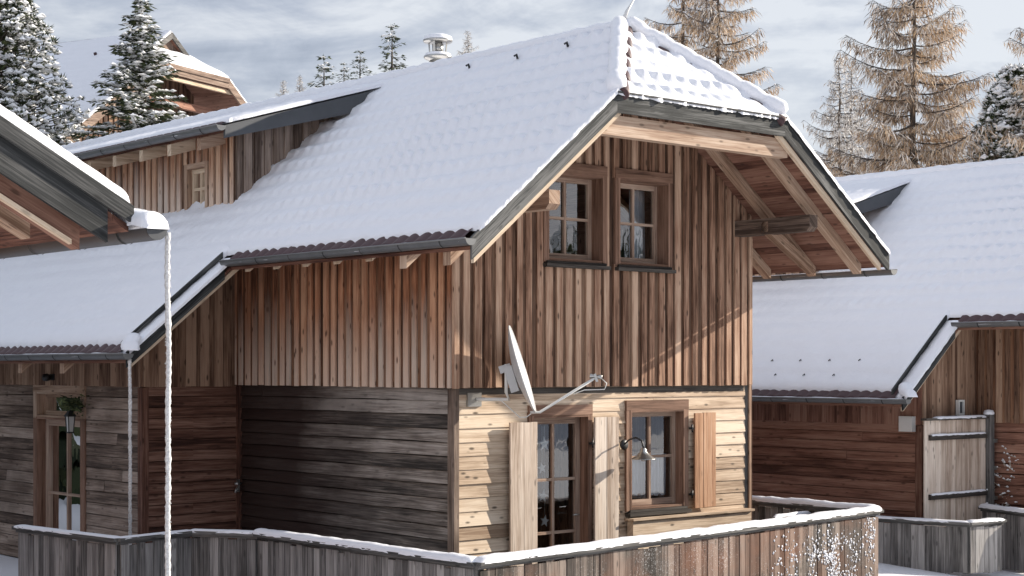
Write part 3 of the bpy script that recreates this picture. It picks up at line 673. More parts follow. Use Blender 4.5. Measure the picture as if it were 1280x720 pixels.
side_off=V((11.64,-3.3,-.67))
rt=house_thing('chalet','red brown chalet at the right edge with plain siding, board gate and broad snowy roof','chalet',tuple(side_off),'timber chalets with snowy roofs')
chalet(rt,vf=1.7,v0=2.05,vw=3.72,dv=2.1,detail=False,seed=40,res=1.2,back=13.,low=M['hill_low'],dz=-.3)
# ---------------------------------------------------------------- chalet at the left edge: only its roof corner reaches the picture
lb=V((-6.62,-4.58,0)); lf=house_thing('chalet','near chalet at the left edge, only its dark snowy eave corner in view','chalet',(-11.5,-2.9,-.3),'timber chalets with snowy roofs')
LB=V((-11.5,-2.9,-.3))
def left_chalet():
    te,vf,zE,p=-6.73,-4.58,4.08,.55; tr=-10.6; zf=lambda t: zE+p*(te-t) if t>tr else zE+p*(te-tr)-p*(tr-t)
    vb=5.0; tl=-14.6
    mb=MB()
    for (a,b) in ((te,tr),(tr,tl)):
        n=30
        for i in range(n):
            x,y=a+(b-a)*i/n,a+(b-a)*(i+.97)/n
            mb.prism([V((x,vf+.01,zf(x)-.15)),V((y,vf+.01,zf(y)-.15)),V((y,vb,zf(y)-.15)),V((x,vb,zf(x)-.15))],Z*.05,Y_)
    roof=mb.build('roof',M['soffit'],lf,LB)
    c=1/math.sqrt(1+p*p); mb=MB()
    snow_plane(mb,lambda a,b: V((te-a*c,b,zf(te-a*c))),.02,(te-tr)/c,lambda a:vf,lambda a:vb,H=.13,step=(.06,.12),free=(1,0,1,0),seed=70,A=.01,B=.004,rim=.02)
    mb.build('roof_snow',M['snow'],roof,LB)
    mb=MB(); snow_plane(mb,lambda a,b: V((tl+a*c,b,zf(tl+a*c))),.02,(te-tr)/c,lambda a:vf,lambda a:vb,H=.10,step=(.2,.3),free=(1,0,1,0),seed=75)
    mb.build('roof_snow',M['snow'],roof,LB)
    L=V((1,0,-p)).normalized()
    def bar(t0,t1,v,top,h,th,mat,name):
        m_=MB(); m_.prism([V((t0,v,zf(t0)+top-h)),V((t1,v,zf(t1)+top-h)),V((t1,v,zf(t1)+top)),V((t0,v,zf(t0)+top))],Y_*th,L); return m_.build(name,M[mat],lf,LB)
    bar(tr,te-.17,vf,.0,.33,.035,'barge_dark','barge_board'); bar(tr,te+.02,vf-.036,.045,.13,.03,'barge_dark','barge_board')
    bar(tr,te-.32,vf+.14,-.16,.30,.13,'soffit','rafter'); bar(tr,te-.40,vf+.10,-.44,.035,.05,'trim','barge_batten')  # thin pale strip stands in for this rafter's sunlit lower edge
    bar(tr,te-.30,vf+1.0,-.16,.16,.16,'rafter','rafter'); bar(tr,te-.30,vf+1.9,-.16,.16,.16,'rafter','rafter')
    gutter(lf,V((te+.14,vf-.15,zE-.13))-LB,V((te+.14,vb,zE-.13))-LB,V((1,0,0)),r=.085,snow=True,seed=77,mat='lead')
    q=V((te+.10,vf,zE-.10))-LB; s=MB(); snow_strip(s,[q+V((-.06,.42,-.01)),q+V((.0,.1,.02)),q+V((.03,-.19,-.02))],.26,.12,seed=4,step=.03); s.build('gutter_snow_heap',M['snow'],roof)
    m_=MB(); vclad(m_,(0,vf+1.68,0),X_,-Y_,-14.0,te-1.1,-.3,lambda t:zf(t)-.16); m_.build('gable_wall',M['wing_up'],lf,LB)
    m_=MB(); vclad(m_,(te-1.1,0,0),Y_,X_,vf+1.68,vb,-.3,lambda t:zf(te-1.1)-.16); m_.build('side_wall',M['wing_up'],lf,LB)
left_chalet()

# ---------------------------------------------------------------- chalet up the slope
def hill_chalet():
    hu,hv=V((.454,.891,0)),V((-.891,.454,0)); k=44.
    corner=V(((197-640)/2055*k,k,2.94+384/2055*k))         # left end of its hip eave
    base=corner-Z*6.3
    ro=thing('chalet','small chalet up the slope behind the spruce, snowy roof with a gablet at its peak','chalet',base,R(63),'timber chalets with snowy roofs')
    ww=3.1; hr=1.08; rg=ww/2; p=hr/rg; z0=6.3; zl=lambda t: z0+p*t; zq=lambda t: z0+p*(ww-t); back=9.5
    gb=.46; dv=1.7
    t0=-4.6; t1=ww+1.25; v1=.55
    mb=MB()
    mb.prism([V((t0,0,zl(t0)-.12)),V((0,0,z0-.12)),V((rg*gb,dv*gb,zl(rg*gb)-.12)),V((rg,dv*gb,zl(rg)-.12)),V((rg,back,zl(rg)-.12)),V((t0,back,zl(t0)-.12))],Z*.1,Y_)
    mb.prism([V((t1,0,zq(t1)-.12)),V((ww,0,z0-.12)),V((ww-rg*gb,dv*gb,zl(rg*gb)-.12)),V((rg,dv*gb,zl(rg)-.12)),V((rg,back,zl(rg)-.12)),V((t1,back,zq(t1)-.12))],Z*.1,Y_)
    mb.prism([V((.0,0,z0-.12)),V((ww,0,z0-.12)),V((ww-rg*gb,dv*gb,z0+hr*gb-.12)),V((rg*gb,dv*gb,z0+hr*gb-.12))],Z*.1,X_)
    roof=mb.build('roof',M['soffit'],ro)
    c=1/math.sqrt(1+p*p)
    def le(a):
        t=t0+a*c
        return 0 if t<0 else (dv*t/rg if t<rg*gb else dv*gb)
    mb=MB(); snow_plane(mb,lambda a,b: V((t0+a*c,b,zl(t0+a*c))),0,(rg-t0)/c,le,lambda a:back,H=.08,step=(.08,.14),free=(1,0,1,1),seed=81,A=.012,B=0,pan=.5); mb.build('roof_snow',M['snow'],roof)
    def ri(a):
        t=ww-(t1-a*c)
        return 0 if t<0 else (dv*t/rg if t<rg*gb else dv*gb)
    mb=MB(); snow_plane(mb,lambda a,b: V((t1-a*c,b,zq(t1-a*c))),0,(t1-rg)/c,ri,lambda a:back,H=.08,step=(.08,.2),free=(1,0,1,1),seed=83,A=.01,B=0); mb.build('roof_snow',M['snow'],roof)
    mb=MB(); snow_plane(mb,lambda a,b: V((b,a*dv,z0+hr*a)),0,gb,lambda a:rg*a,lambda a:ww-rg*a,H=.08,step=(.05,.07),free=(1,0,0,0),seed=85,A=.01,B=.0); mb.build('roof_snow',M['snow'],roof)
    m_=MB(); e=.0; tp=[V((rg*gb+.10,dv*gb+.12,zl(rg*gb)+.02)),V((ww-rg*gb-.10,dv*gb+.12,zl(rg*gb)+.02)),V((rg,dv*gb+.12,zl(rg)-.12))]; m_.prism(tp,Y_*.04,Z); m_.build('gablet',M['hill_trim'],ro)
    m_=MB()
    for a,b in (((rg*gb-.08),rg),((ww-rg*gb+.08),rg)):
        f=zl if a<rg else zq; m_.prism([V((a,dv*gb-.05,f(a)-.14)),V((b,dv*gb-.05,f(b)-.14)),V((b,dv*gb-.05,f(b)+.03)),V((a,dv*gb-.05,f(a)+.03))],Y_*.05,X_)
    m_.build('gablet_barge',M['rail'],ro)
    m_=MB(); m_.prism([V((t0,-.04,zl(t0)-.27)),V((0,-.04,z0-.27)),V((0,-.04,z0)),V((t0,-.04,zl(t0)))],Y_*.05,X_); m_.build('barge_board',M['hill_trim'],ro)
    m_=MB(); m_.prism([V((t1,-.04,zq(t1)-.27)),V((ww,-.04,z0-.27)),V((ww,-.04,z0)),V((t1,-.04,zq(t1)))],Y_*.05,X_); m_.build('barge_board',M['hill_trim'],ro)
    m_=MB(); m_.box((0.002,-.04,z0-.27),X_*(ww-.004),Y_*.05,Z*.15,X_); m_.box((-.0,-.08,z0-.125),X_*ww,Y_*.05,Z*.13,X_); m_.build('hip_fascia',M['hill_trim'],ro)
    m_=MB(); m_.box((-.3,.05,z0-.40),X_*(ww+.6),Y_*.10,Z*.10,X_); m_.build('barge_batten',M['trim'],ro)
    for t,zz in ((ww+.35,z0-1.0),(-.9,z0-1.0)):
        m_=MB(); m_.box((t,.1,zz),X_*.2,Y_*1.6,Z*.2,Y_); m_.build('purlin',M['hill_trim'],ro)
    m_=MB(); m_.box((-.6,.7,z0-.95),X_*(ww+1.1),Y_*.16,Z*.18,X_); m_.build('tie_beam',M['hill_low'],ro)
    m_=MB(); vclad(m_,(0,1.5,0),X_,-Y_,-3.4,ww+.3,0,lambda t: min(zl(t),zq(t))-.14,period=.2); m_.build('gable_wall',M['front_rec'],ro)
    m_=MB(); vclad(m_,(-3.4,0,0),Y_,-X_,1.5,back-.5,0,lambda t: zl(-3.4)-.14,period=.2); m_.build('side_wall',M['front_rec'],ro)
    for (t,v) in ((.55,2.6),(.3,4.6),(.95,5.2)):
        g=MB(); q=V((t,v,zl(t)+.1)); g.tube([q-Z*.05,q+V((-.05,0,.05))],.05,6); g.build('snow_guard',M['tile'],roof)
hill_chalet()

# ---------------------------------------------------------------- fences
def fence_run(root,base,p0,p1,z0,z1,mat,n_out,bw=.115,snow=.06,rail=True,seed=0,post0=True,post1=True,inner=False,railw=.17):
    """a boarded run from p0 to p1: boards, top rail, snow cap (chalet coordinates)"""
    p0,p1=V((*p0,0)),V((*p1,0)); d=(p1-p0).normalized(); L=(p1-p0).length; n=V((*n_out,0)).normalized()
    mb=MB(); k=max(1,round(L/bw)); w=L/k
    for i in range(k):
        o=rr(0,.010); mb.box(p0+d*(i*w+.003)+Z*(z0+rr(-.02,.02))+n*o,d*(w-.006),Z*(z1-z0-.085),n*.022,Z)
    mb.build('fence_boards',mat,root,base)
    m_=MB(); m_.box(p0-d*.03+Z*(z1-.08)-n*.06,d*(L+.06),n*.10,Z*.035,d); m_.build('under_rail',M['rail'],root,base); m_=MB()
    m_.box(p0-d*.05+Z*(z1-.044)-n*(railw/2),d*(L+.10),n*railw,Z*.04,d); m_.build('top_rail',M['rail'],root,base); m_=MB(); m_.box(p0+Z*(z0+.12)-n*.05,d*L,n*.048,Z*.09,d); m_.build('bottom_rail',M['rail'],root,base)
    for e,pp in ((post0,p0),(post1,p1-d*.09)):
        if e: m_=MB(); m_.box(pp-n*.10+Z*z0,d*.09,n*.095,Z*(z1-.085-z0),Z); m_.build('fence_post',M['rail'],root,base)
    if snow:
        s=MB(); snow_strip(s,[p0-d*.04+Z*(z1-.006),p1+d*.04+Z*(z1-.006)],railw*1.04,snow,seed=seed); s.build('rail_snow',M['snow'],root,base)
FA_,FB_=(-1.9,-2.74),(6.14,-1.64)
fb=V((-1.9,-2.74,-.3))
fn=house_thing('fence','boarded terrace fence in front of the middle chalet, thick snow along its rail','fence',tuple(fb),'boarded terrace fences')
fence_run(fn,fb,FA_,FB_,-.3,1.0,M['fence_f'],(.137,-.99),snow=.06,seed=1,railw=.18)
fence_run(fn,fb,(FB_[0]+.03,FB_[1]+.05),(6.17,3.6),-.3,1.0,M['fence_g'],(1,0),snow=.065,seed=2)
fence_run(fn,fb,(FA_[0]-.01,FA_[1]+.04),(-1.95,1.25),-.3,1.0,M['fence_g'],(-1,0),snow=.055,seed=3,railw=.19)
fence_run(fn,fb,(-1.97,1.27),(-2.42,2.0),-.3,1.0,M['fence_g'],(-.85,-.53),snow=.02,seed=4)
fence_run(fn,fb,(-2.44,2.0),(-3.5,1.76),-.3,1.0,M['fence_g'],(.22,-.97),snow=.012,seed=5)
fence_run(fn,fb,(-3.52,1.76),(-3.75,3.85),-.3,1.0,M['fence_g'],(-1,-.1),snow=.018,seed=6)
# wet snow thrown against the sunny run
m_=MB()
d_=(V((*FB_,0))-V((*FA_,0))); dl=d_.length; dn=d_.normalized(); no=V((.137,-.99,0))
def flake(mb,p,n,r):
    a=n.orthogonal().normalized(); b=n.cross(a); c0=p+n*r*.55
    ring=[p+(a*math.cos(k*1.2566+p.x)+b*math.sin(k*1.2566+p.x))*r*rr(.6,1.3) for k in range(5)]
    for k in range(5): mb.face([c0,ring[k],ring[(k+1)%5]],None,(0,0),.5,True)
cnt=0
while cnt<1250:
    x=rr(5.4,8.02); z=rr(-.1,.9); pr=math.exp(-((x-6.7)/.8)**2)*max(0,.80-z)*1.5+math.exp(-((x-7.95)/.12)**2)*.7+.03
    if nz(x*3,z*2.2,2)+.45<rr(0,1) or random.random()>pr: continue
    flake(m_,V((*FA_,0))+dn*x+Z*z+no*.033,no,rr(.006,.022)); cnt+=1
o=m_.build('stuck_snow',M['snow'],fn,fb); o['kind']='stuff'
# fences of the chalet on the right
rb=V((9.0,.4,-.5))
f2=house_thing('fence','cornered grey board fence in front of the red brown chalet, below the board gate','fence',tuple(rb),'boarded terrace fences')
fence_run(f2,rb,(9.35,-.97),(8.85,1.5),-.22,.58,M['fence_g'],(-1,-.2),snow=.022,seed=8)
fence_run(f2,rb,(9.37,-.98),(10.16,-1.02),-.22,.58,M['fence_g'],(0,-1),snow=.035,seed=9)
m_=MB(); snow_strip(m_,[V((9.12,-1.10,-.36)),V((8.5,1.4,-.36))],.4,.10,seed=31,step=.1); m_.build('drift',M['snow'],f2,rb)
rb2=V((11.2,-1.2,-.5))
f3=house_thing('fence','blue grey board fence cut by the right picture edge, flat snow on its top board','fence',tuple(rb2),'boarded terrace fences')
fence_run(f3,rb2,(10.72,-1.25),(12.3,-1.9),-.3,.67,M['fence_g'],(-.3,-1),snow=.05,seed=10)
fence_run(f3,rb2,(10.70,-1.22),(11.1,-.1),-.3,.67,M['fence_g'],(-1,.1),snow=.05,seed=11)
# board gate beside the right chalet's wing
def gate():
    b=V((9.7,.06,-.35)); g=house_thing('gate','bleached board gate with two dark ledges beside the red brown siding','gate',tuple(b))
    mb=MB(); t0,t1=9.70,11.42; k=12; w=(t1-t0)/k
    for i in range(k): mb.box(V((t0+i*w+.003,0.06+rr(-.004,.004),-.33)),X_*(w-.006),Y_*.024,Z*(2.42+rr(0,.012)),Z)
    mb.build('gate_boards',M['shutter'],g,b)
    for z in (.83,1.78):
        m_=MB(); m_.box(V((t0+.10,0.015,z)),X_*(t1-t0-.12),Y_*.044,Z*.085,X_); m_.build('gate_ledge',M['dark_sill'],g,b)
        s=MB(); snow_strip(s,[V((t0+.12,0.035,z+.083)),V((t1-.04,0.035,z+.083))],.05,.02,seed=int(z*10)); s.build('ledge_snow',M['snow'],g,b)
    m_=MB(); m_.box(V((t0-.02,0.01,2.10)),X_*(t1-t0+.05),Y_*.11,Z*.035,X_); m_.build('gate_cap',M['dark_sill'],g,b)
    s=MB(); snow_strip(s,[V((t0+.25,0.06,2.133)),V((t1-.02,0.06,2.133))],.11,.03,seed=3); s.build('cap_snow',M['snow'],g,b)
    m_=MB(); m_.box(V((t1+.02,-.01,-.33)),X_*.13,Y_*.13,Z*2.5,Z); m_.build('gate_post',M['fence_g'],g,b)
    s=MB(); s.lathe(V((t1+.085,0.055,0)),[(.085,2.165),(.092,2.19),(.07,2.235),(.0,2.25)],14); s.build('post_snow',M['snow'],g,b)
    for z in (.75,1.25,1.7):
        m_=MB(); m_.box(V((t1+.13,-.06,z)),X_*.04,Y_*.05,Z*.06,Z); m_.build('gate_hook',M['steel'],g,b)
gate()
# ---------------------------------------------------------------- fixtures
def dish():
    b=V((.30,-.02,2.30)); d=house_thing('satellite_dish','white satellite dish on a bent pipe, seen almost edge-on against the boards','satellite dish',tuple(b))
    c=V((.62,-.55,2.93)); wn=V((.95,-.075,.29)).normalized()                       # world direction it looks in
    n=V((wn.dot(UX),wn.dot(VX),wn.z)); up=(Z-n*n.z).normalized(); sx=up.cross(n)
    rows=[];rows2=[]
    for i in range(9):
        f=i/8; ring=[];ring2=[]
        for k in range(41):
            t=2*math.pi*k/40; q=c+sx*(math.cos(t)*f*.47)+up*(math.sin(t)*f*.54)-n*(.095*(1-f*f)); ring.append(q); ring2.append(q-n*.012)
        rows.append(ring);rows2.append(ring2)
    mb=MB(); mb.sheet(rows); mb.sheet(rows2[::-1]); mb.sheet([rows2[-1],rows[-1]])
    mb.tube([c+sx*(math.cos(t)*.47)+up*(math.sin(t)*.54)-n*.004 for t in [2*math.pi*k/40 for k in range(41)]],.010,6,cap=False)
    mb.build('reflector',M['dish'],d,b)
    m_=MB(); bk=c-n*.11-up*.08
    m_.box(bk-sx*.07-up*.16-n*.10,sx*.14,up*.32,n*.10); m_.box(bk-sx*.02+up*.10-n*.16,sx*.04,up*.09,n*.14); m_.build('mount_bracket',M['dish'],d,b)
    pp=bk-n*.12
    m_=MB(); m_.tube([pp+Z*.20,pp-Z*.14,V((.62,-.30,2.56)),V((.42,-.12,2.56)),V((.36,.0,2.56))],.021,8); m_.build('mount_pipe',M['white'],d,b)
    m_=MB(); m_.box(V((.22,-.0,2.47)),X_*.22,Y_*.03,Z*.17); m_.build('wall_plate',M['steel'],d,b)
    lo=c-up*.53; ln=V(lo)+n*.80+up*.17
    m_=MB(); m_.tube([lo-n*.06,lo+n*.05-up*.03,ln],.017,8); m_.build('feed_arm',M['white'],d,b)
    m_=MB(); fd=(c-ln).normalized(); m_.tube([ln+Z*.02-fd*.09,ln+Z*.02-fd*.03,ln+Z*.02-fd*.02,ln+Z*.02+fd*.05,ln+Z*.02+fd*.06],[.028,.028,.02,.03,.034],12); m_.box(ln-sx*.022-up*.05,sx*.044,up*.1,n*.03); m_.build('feed_horn',M['steel'],d,b)
    m_=MB(); m_.tube([ln-fd*.09,ln-fd*.13-up*.05,ln-fd*.08-up*.13,ln-n*.16-up*.10,ln-n*.3-up*.11],.006,5); m_.build('cable',M['white'],d,b)
    m_=MB(); q=lo-n*.02; m_.tube([q,q-up*.04-n*.1,q-up*.02-n*.18,V((.55,-.25,2.54)),V((.40,-.06,2.58))],.007,5); m_.build('cable',M['white'],d,b)
dish()
def lamp():
    b=V((2.86,.0,1.85)); d=house_thing('wall_lamp','black gooseneck wall lamp with flat metal shade beside the kitchen window','wall lamp',tuple(b))
    m_=MB(); m_.lathe(V((2.86,.02,1.93)),[(0,-.07),(.065,-.068),(.07,-.05),(.06,-.03),(.0,-.02)],16,(0,1,0)); m_.build('wall_rose',M['black'],d,b)
    m_=MB(); m_.tube([V((2.86,-.03,1.93)),V((2.87,-.12,2.0)),V((2.89,-.22,2.03)),V((2.91,-.31,1.99)),V((2.92,-.33,1.88))],.012,8); m_.build('gooseneck',M['black'],d,b)
    m_=MB(); c=V((2.92,-.33,0)); m_.lathe(c,[(.02,1.90),(.035,1.885),(.045,1.85),(.09,1.80),(.16,1.755),(.165,1.748),(.155,1.75),(.08,1.79),(.03,1.80)],24); m_.build('lamp_shade',M['steel'],d,b)
    m_=MB(); m_.lathe(c,[(0,1.72),(.03,1.73),(.045,1.765),(.03,1.80)],14); m_.build('bulb',M['lampglass'],d,b)
lamp()
def lantern():
    v=6.66; b=V((-1.6,v,2.1)); d=house_thing('lantern','small black wall lantern under a fir sprig at the wing door','lantern',tuple(b))
    c=V((-1.72,v,0)); m_=MB()
    for k in range(4):
        a=k*math.pi/2+.78; m_.beam(c+V((.05*math.cos(a),.05*math.sin(a),2.02)),c+V((.07*math.cos(a),.07*math.sin(a),2.24)),.012,.012)
    m_.lathe(c,[(0,2.0),(.06,2.0),(.06,2.02),(0,2.02)],4,smooth=False); m_.lathe(c,[(.095,2.24),(.09,2.255),(.03,2.33),(.0,2.34)],4,smooth=False)
    m_.build('lantern_cage',M['black'],d,b)
    m_=MB(); m_.lathe(c,[(.045,2.02),(.06,2.24)],4,smooth=False); m_.build('lantern_glass',M['lampglass'],d,b)
    m_=MB(); m_.tube([c+Z*2.34,c+V((.06,0,2.38)),V((-1.50,v,2.36))],.01,6); m_.build('bracket',M['black'],d,b)
lantern()
m_=MB(); random.seed(31)
for i in range(260):
    p=V((-1.68+rr(-.06,.06),6.66+random.gauss(0,.15),2.42+random.gauss(0,.055))); q=p+V((rr(-.07,.07),rr(-.14,.14),rr(-.07,.05))); sd=V((.01,rr(-.01,.01),.012)); m_.face([p-sd,p+sd,q],None,(0,0),random.random())
solo(m_,'fir_sprig',M['spruce'],'dark green fir sprig fixed across the transom above the lantern','decoration',(-1.68,6.66,2.42))
m_=MB(); m_.lathe(V((-1.60,7.62,2.80)),[(0,-.09),(.05,-.08),(.06,-.02),(.04,.03),(0,.04)],10,(1,0,0)); m_.box(V((-1.55,7.55,2.76)),X_*.05,Y_*.14,Z*.09)
solo(m_,'motion_sensor',M['black'],'tiny dark motion sensor on the boards above the wing door','sensor',(-1.55,7.6,2.8))
m_=MB(); m_.tube([V((-.05,4.80,1.22)),V((-.10,4.78,1.22)),V((-.12,4.77,1.17))],.018,8); m_.box(V((-.09,4.75,1.18)),X_*.03,Y_*.06,Z*.18); m_.tube([V((-.13,4.77,1.30)),V((-.02,4.77,1.30))],.02,8)
solo(m_,'water_tap',M['steel'],'small grey water tap on the post in the dark inner corner','tap',(-.05,4.8,1.1))
# stars on threads behind the terrace door panes
random.seed(5)
for i,(t,z,r,lab) in enumerate(((1.62,1.97,.085,'large white star ornament hung highest behind the door pane'),(1.58,1.66,.065,'small white star ornament hung second from the top behind the door pane'),(1.60,1.30,.075,'white star ornament in the middle row of door panes'),(1.63,.98,.07,'white star ornament hung lowest, above the bottom door bar'))):
    mb=MB(); t+=.04; r*=1.15; c=V((t,.205,z)); out=[];a0=rr(-.2,.2)
    for k in range(10):
        a=math.pi/2+k*math.pi/5+a0; q=r if k%2==0 else r*.42; out.append(c+V((math.cos(a)*q,0,math.sin(a)*q)))
    for k in range(10): mb.prism([c,out[k],out[(k+1)%10]],Y_*.012,X_)
    mb.tube([c+V((0,.006,r)),V((t,.211,2.20))],.002,4)
    solo(mb,'star_ornament',M['white'],lab,'star ornament',tuple(c),'star ornaments in the door')
def curtain(t0,t1,v,z0,z1,label,amp=.022,fr=30,scallop=.03,mat='cloth',grp=None):
    mb=MB(); n=40; rows=[]
    for z in (0,.3,.6,.85,1):
        rows.append([V((t0+(t1-t0)*i/n, v+amp*math.sin(i/n*fr+z*.8)*(1-.4*z), z1+(z0-scallop*abs(math.sin(i/n*9))-z1)*z)) for i in range(n+1)])
    mb.sheet(rows); mb.sheet([[p+Y_*.004 for p in r] for r in rows][::-1])
    if scallop: mb.tube([V((t0-.03,v,z1)),V((t1+.03,v,z1))],.008,6)
    solo(mb,'curtain',M[mat],label,'curtain',(t0,v,z0),grp)
curtain(3.24,3.58,.30,1.24,1.76,'left white half curtain in the ground floor kitchen window',grp='curtains behind panes')
curtain(3.64,3.98,.30,1.22,1.76,'right white half curtain in the ground floor kitchen window',grp='curtains behind panes')
curtain(3.42,3.70,.42,4.32,5.36,'grey full length curtain in the right upper gable window',amp=.03,scallop=0,fr=22,grp='curtains behind panes')
# boxes on the right chalet
m_=MB(); q=V((10.01,.52,1.90)); m_.box(q,X_*.10,Y_*.26,Z*.25); m_.box(q+V((-.006,.02,.02)),X_*.006,Y_*.22,Z*.21)
solo(m_,'meter_box',M['white'],'pale upright meter box on the corner of the red brown siding','meter box',(10.01,.52,1.9))
m_=MB(); q=V((11.02,.31,2.16)); m_.box(q,X_*.17,Y_*.06,Z*.03); m_.box(q+Z*.22,X_*.17,Y_*.06,Z*.03); m_.box(q+Z*.03,X_*.03,Y_*.06,Z*.19); m_.box(q+V((.14,0,.03)),X_*.03,Y_*.06,Z*.19); m_.box(q+V((.03,.03,.03)),X_*.11,Y_*.02,Z*.19,m=1)
solo(m_,'bulkhead_light',[M['white'],M['lead']],'little white framed bulkhead light on the wing boards above the gate','lamp',(11.02,.31,2.16))
# benches seen over the rails
def bench(name,label,b,rz,L,snow=True):
    g=thing(name,label,'bench',W(*b),UA+rz,'benches behind the rails')
    m_=MB(); m_.box(V((0,0,.43)),X_*L,Y_*.4,Z*.04,X_); m_.build('seat',M['rail'],g)
    m_=MB(); m_.beam(V((0,.43,.80)),V((L,.43,.80)),.03,.16,(0,0,1)); m_.build('backrest',M['rail'],g)
    for x in (.1,L-.18):
        m_=MB(); m_.box(V((x,.02,0)),X_*.08,Y_*.36,Z*.43,Z); m_.build('leg',M['rail'],g)
        m_=MB(); m_.box(V((x,.445,0)),X_*.08,Y_*.04,Z*.86,Z); m_.build('back_post',M['rail'],g)
    if snow: m_=MB(); snow_strip(m_,[V((0,.43,.878)),V((L,.43,.878))],.06,.035,seed=3); m_.build('bench_snow',M['snow'],g)
bench('bench','long dark bench along the left terrace fence, backrest just over the snowy rail',(-1.25,-1.9,.0),R(90),2.0,False)
bench('bench','short bench with snowy backrest at the far right of the terrace',(5.25,-1.05,.0),R(8),.95)

# ---------------------------------------------------------------- trees
def octa(mb,c,rx,rz,r=.5,m=0,squash=.6):
    a=rr(0,6.28); n=5; ring=[c+V((math.cos(a+k*1.2566)*rx*rr(.65,1.3),math.sin(a+k*1.2566)*rx*rr(.65,1.3),rr(-.25,.1)*rz)) for k in range(n)]
    tp=c+Z*rz; bt=c-Z*rz*squash
    for k in range(n):
        mb.face([tp,ring[k],ring[(k+1)%n]],None,(0,0),r,True,m); mb.face([bt,ring[(k+1)%n],ring[k]],None,(0,0),r,True,m)
def spray(mb,p,d,L,w,r):
    s=d.cross(Z); s=s.normalized() if s.length>.01 else V((1,0,0)); s=(s+V((rr(-.6,.6),rr(-.6,.6),rr(-.6,.6)))).normalized()
    q=p+d*L*.5+V((0,0,rr(-.02,.02))); e=p+d*L
    mb.face([p,q+s*w,e,q-s*w],None,(0,0),r)
def spruce(h,Lmax,seed,dens=1.,snow=.55,leaf=.16,whorl=.26,taper=.9,zmin=.03,droop=.25,blob=1.):
    """trunk, needle sprays along drooping whorls of branches, snow pillows on top of them"""
    random.seed(seed); T=MB();N=MB();S=MB()
    T.tube([V((0,0,-.5)),V((0,0,h*.5)),V((0,0,h*1.0))],[h*.018+.03,h*.010+.015,.006],7)
    z=h*zmin
    while z<h*.985:
        f=z/h; L0=Lmax*(1-f)**taper+.05; nb=max(4,int(7*dens+3*(1-f)))
        a0=rr(0,6.28)
        for k in range(nb):
            a=a0+k*6.283/nb+rr(-.3,.3); L=L0*rr(.65,1.15); dr=droop*rr(.6,1.4)*(1-f*.9)-.28*f*rr(.7,1.3)
            o=V((math.cos(a),math.sin(a),0)); zz=z+rr(-.5,.5)*whorl
            pt=lambda u: V((0,0,zz))+o*(L*u)+Z*(-dr*L*u*u*1.2+.12*L*u)
            T.tube([pt(0),pt(.6),pt(1)],[.012+.006*L,.008,.003],3,False)
            n=max(2,int(L/leaf*2.4*dens)); sd=V((-o.y,o.x,0))
            for i in range(n):
                u=(i+rr(.2,1))/n; p=pt(u); wd=(.16+.34*L*(1-u)**.7*.8)
                for s in (-1,1):
                    for q in range(2):
                        d=(o*rr(.4,1)+sd*s*rr(.35,1)+Z*rr(-.45,.1)).normalized(); pp=p+sd*s*rr(0,wd*.55)+V((0,0,rr(-.05,.03)))
                        spray(N,pp,d,leaf*rr(.7,1.5),leaf*rr(.14,.26),random.random())
                if random.random()<snow*(.45+.55*u):
                    octa(S,p+sd*rr(-.5,.5)*wd+Z*.03,leaf*rr(.28,.72)*blob,leaf*rr(.16,.34)*blob)
        z+=whorl*rr(.75,1.2)*(.6+.4*(1-f))
    for q in range(4): spray(N,V((0,0,h*.96+q*.02*h*.4)),V((rr(-.4,.4),rr(-.4,.4),1)).normalized(),leaf*1.2,leaf*.12,random.random())
    return T,N,S
def ground_z(x,y):
    up=min(max(y-31,0),16)*.30+max(0,y-47)*.05
    z=up-.30*min(1,max(0,(x-4.5)/3))
    d=max(0,x-52)*max(0,min(1,(52-y)/40)); z+=d*.13+ (2.0*nz(x*.03,y*.03,2)+.8*nz(x*.1,y*.1))*min(1,d/10)
    return z
def put_tree(name,label,px,Yd,top,parts,group,h=None,mats=('bark','spruce','clump'),rz=0,names=('trunk','crown','crown_snow')):
    x=(px-640)/2055*Yd; zt=2.94+(460-top)/2055*Yd
    t=thing(name,label,'tree',V((x,Yd,zt-h)),rz,group)
    for mb,nm,mt in zip(parts,names,mats): mb.build(nm,M[mt],t)
    return t
# left stone pine, heavy with snow
def pine(h,seed,clumps,rad):
    random.seed(seed); T=MB();N=MB();S=MB()
    T.tube([V((0,0,-.5)),V((.05,0,h*.5)),V((0,0,h*.97))],[.22,.14,.03],8)
    for i in range(clumps):
        f=random.random()**.85; z=h*(.08+.92*f); R_=rad(f)*math.sqrt(rr(.12,1)); a=rr(0,6.28)
        c=V((math.cos(a)*R_,math.sin(a)*R_,z)); o=V((math.cos(a),math.sin(a),.35)).normalized()
        if random.random()<.25: T.tube([V((0,0,z-.25*R_)),c],[.03,.008],3,False)
        s=rr(.085,.165)
        for q in range(15):
            d=(o*.7+V((rr(-1,1),rr(-1,1),rr(-.5,1)))).normalized(); spray(N,c+d*.02,d,s*rr(.8,1.5),s*.14,random.random())
        if random.random()<.85:
            for q in range(random.choice((2,3,3))): octa(S,c+Z*s*.42+o*s*.3+V((rr(-.7,.7)*s,rr(-.7,.7)*s,rr(-.3,.3)*s)),s*rr(.4,.95),s*rr(.3,.6))
    return T,N,S
rad=lambda f: (2.05*(1-f)**.72+.10)*(1+.14*math.sin(f*23))
P=pine(9.0,11,3400,lambda f: (3.5*(1-f)+.08)*(1+.10*math.sin(f*31)))
put_tree('stone_pine','big dark stone pine loaded with snow clumps at the left picture edge',-13,38.,-112,P,'conifers behind the roofs',h=9.0)
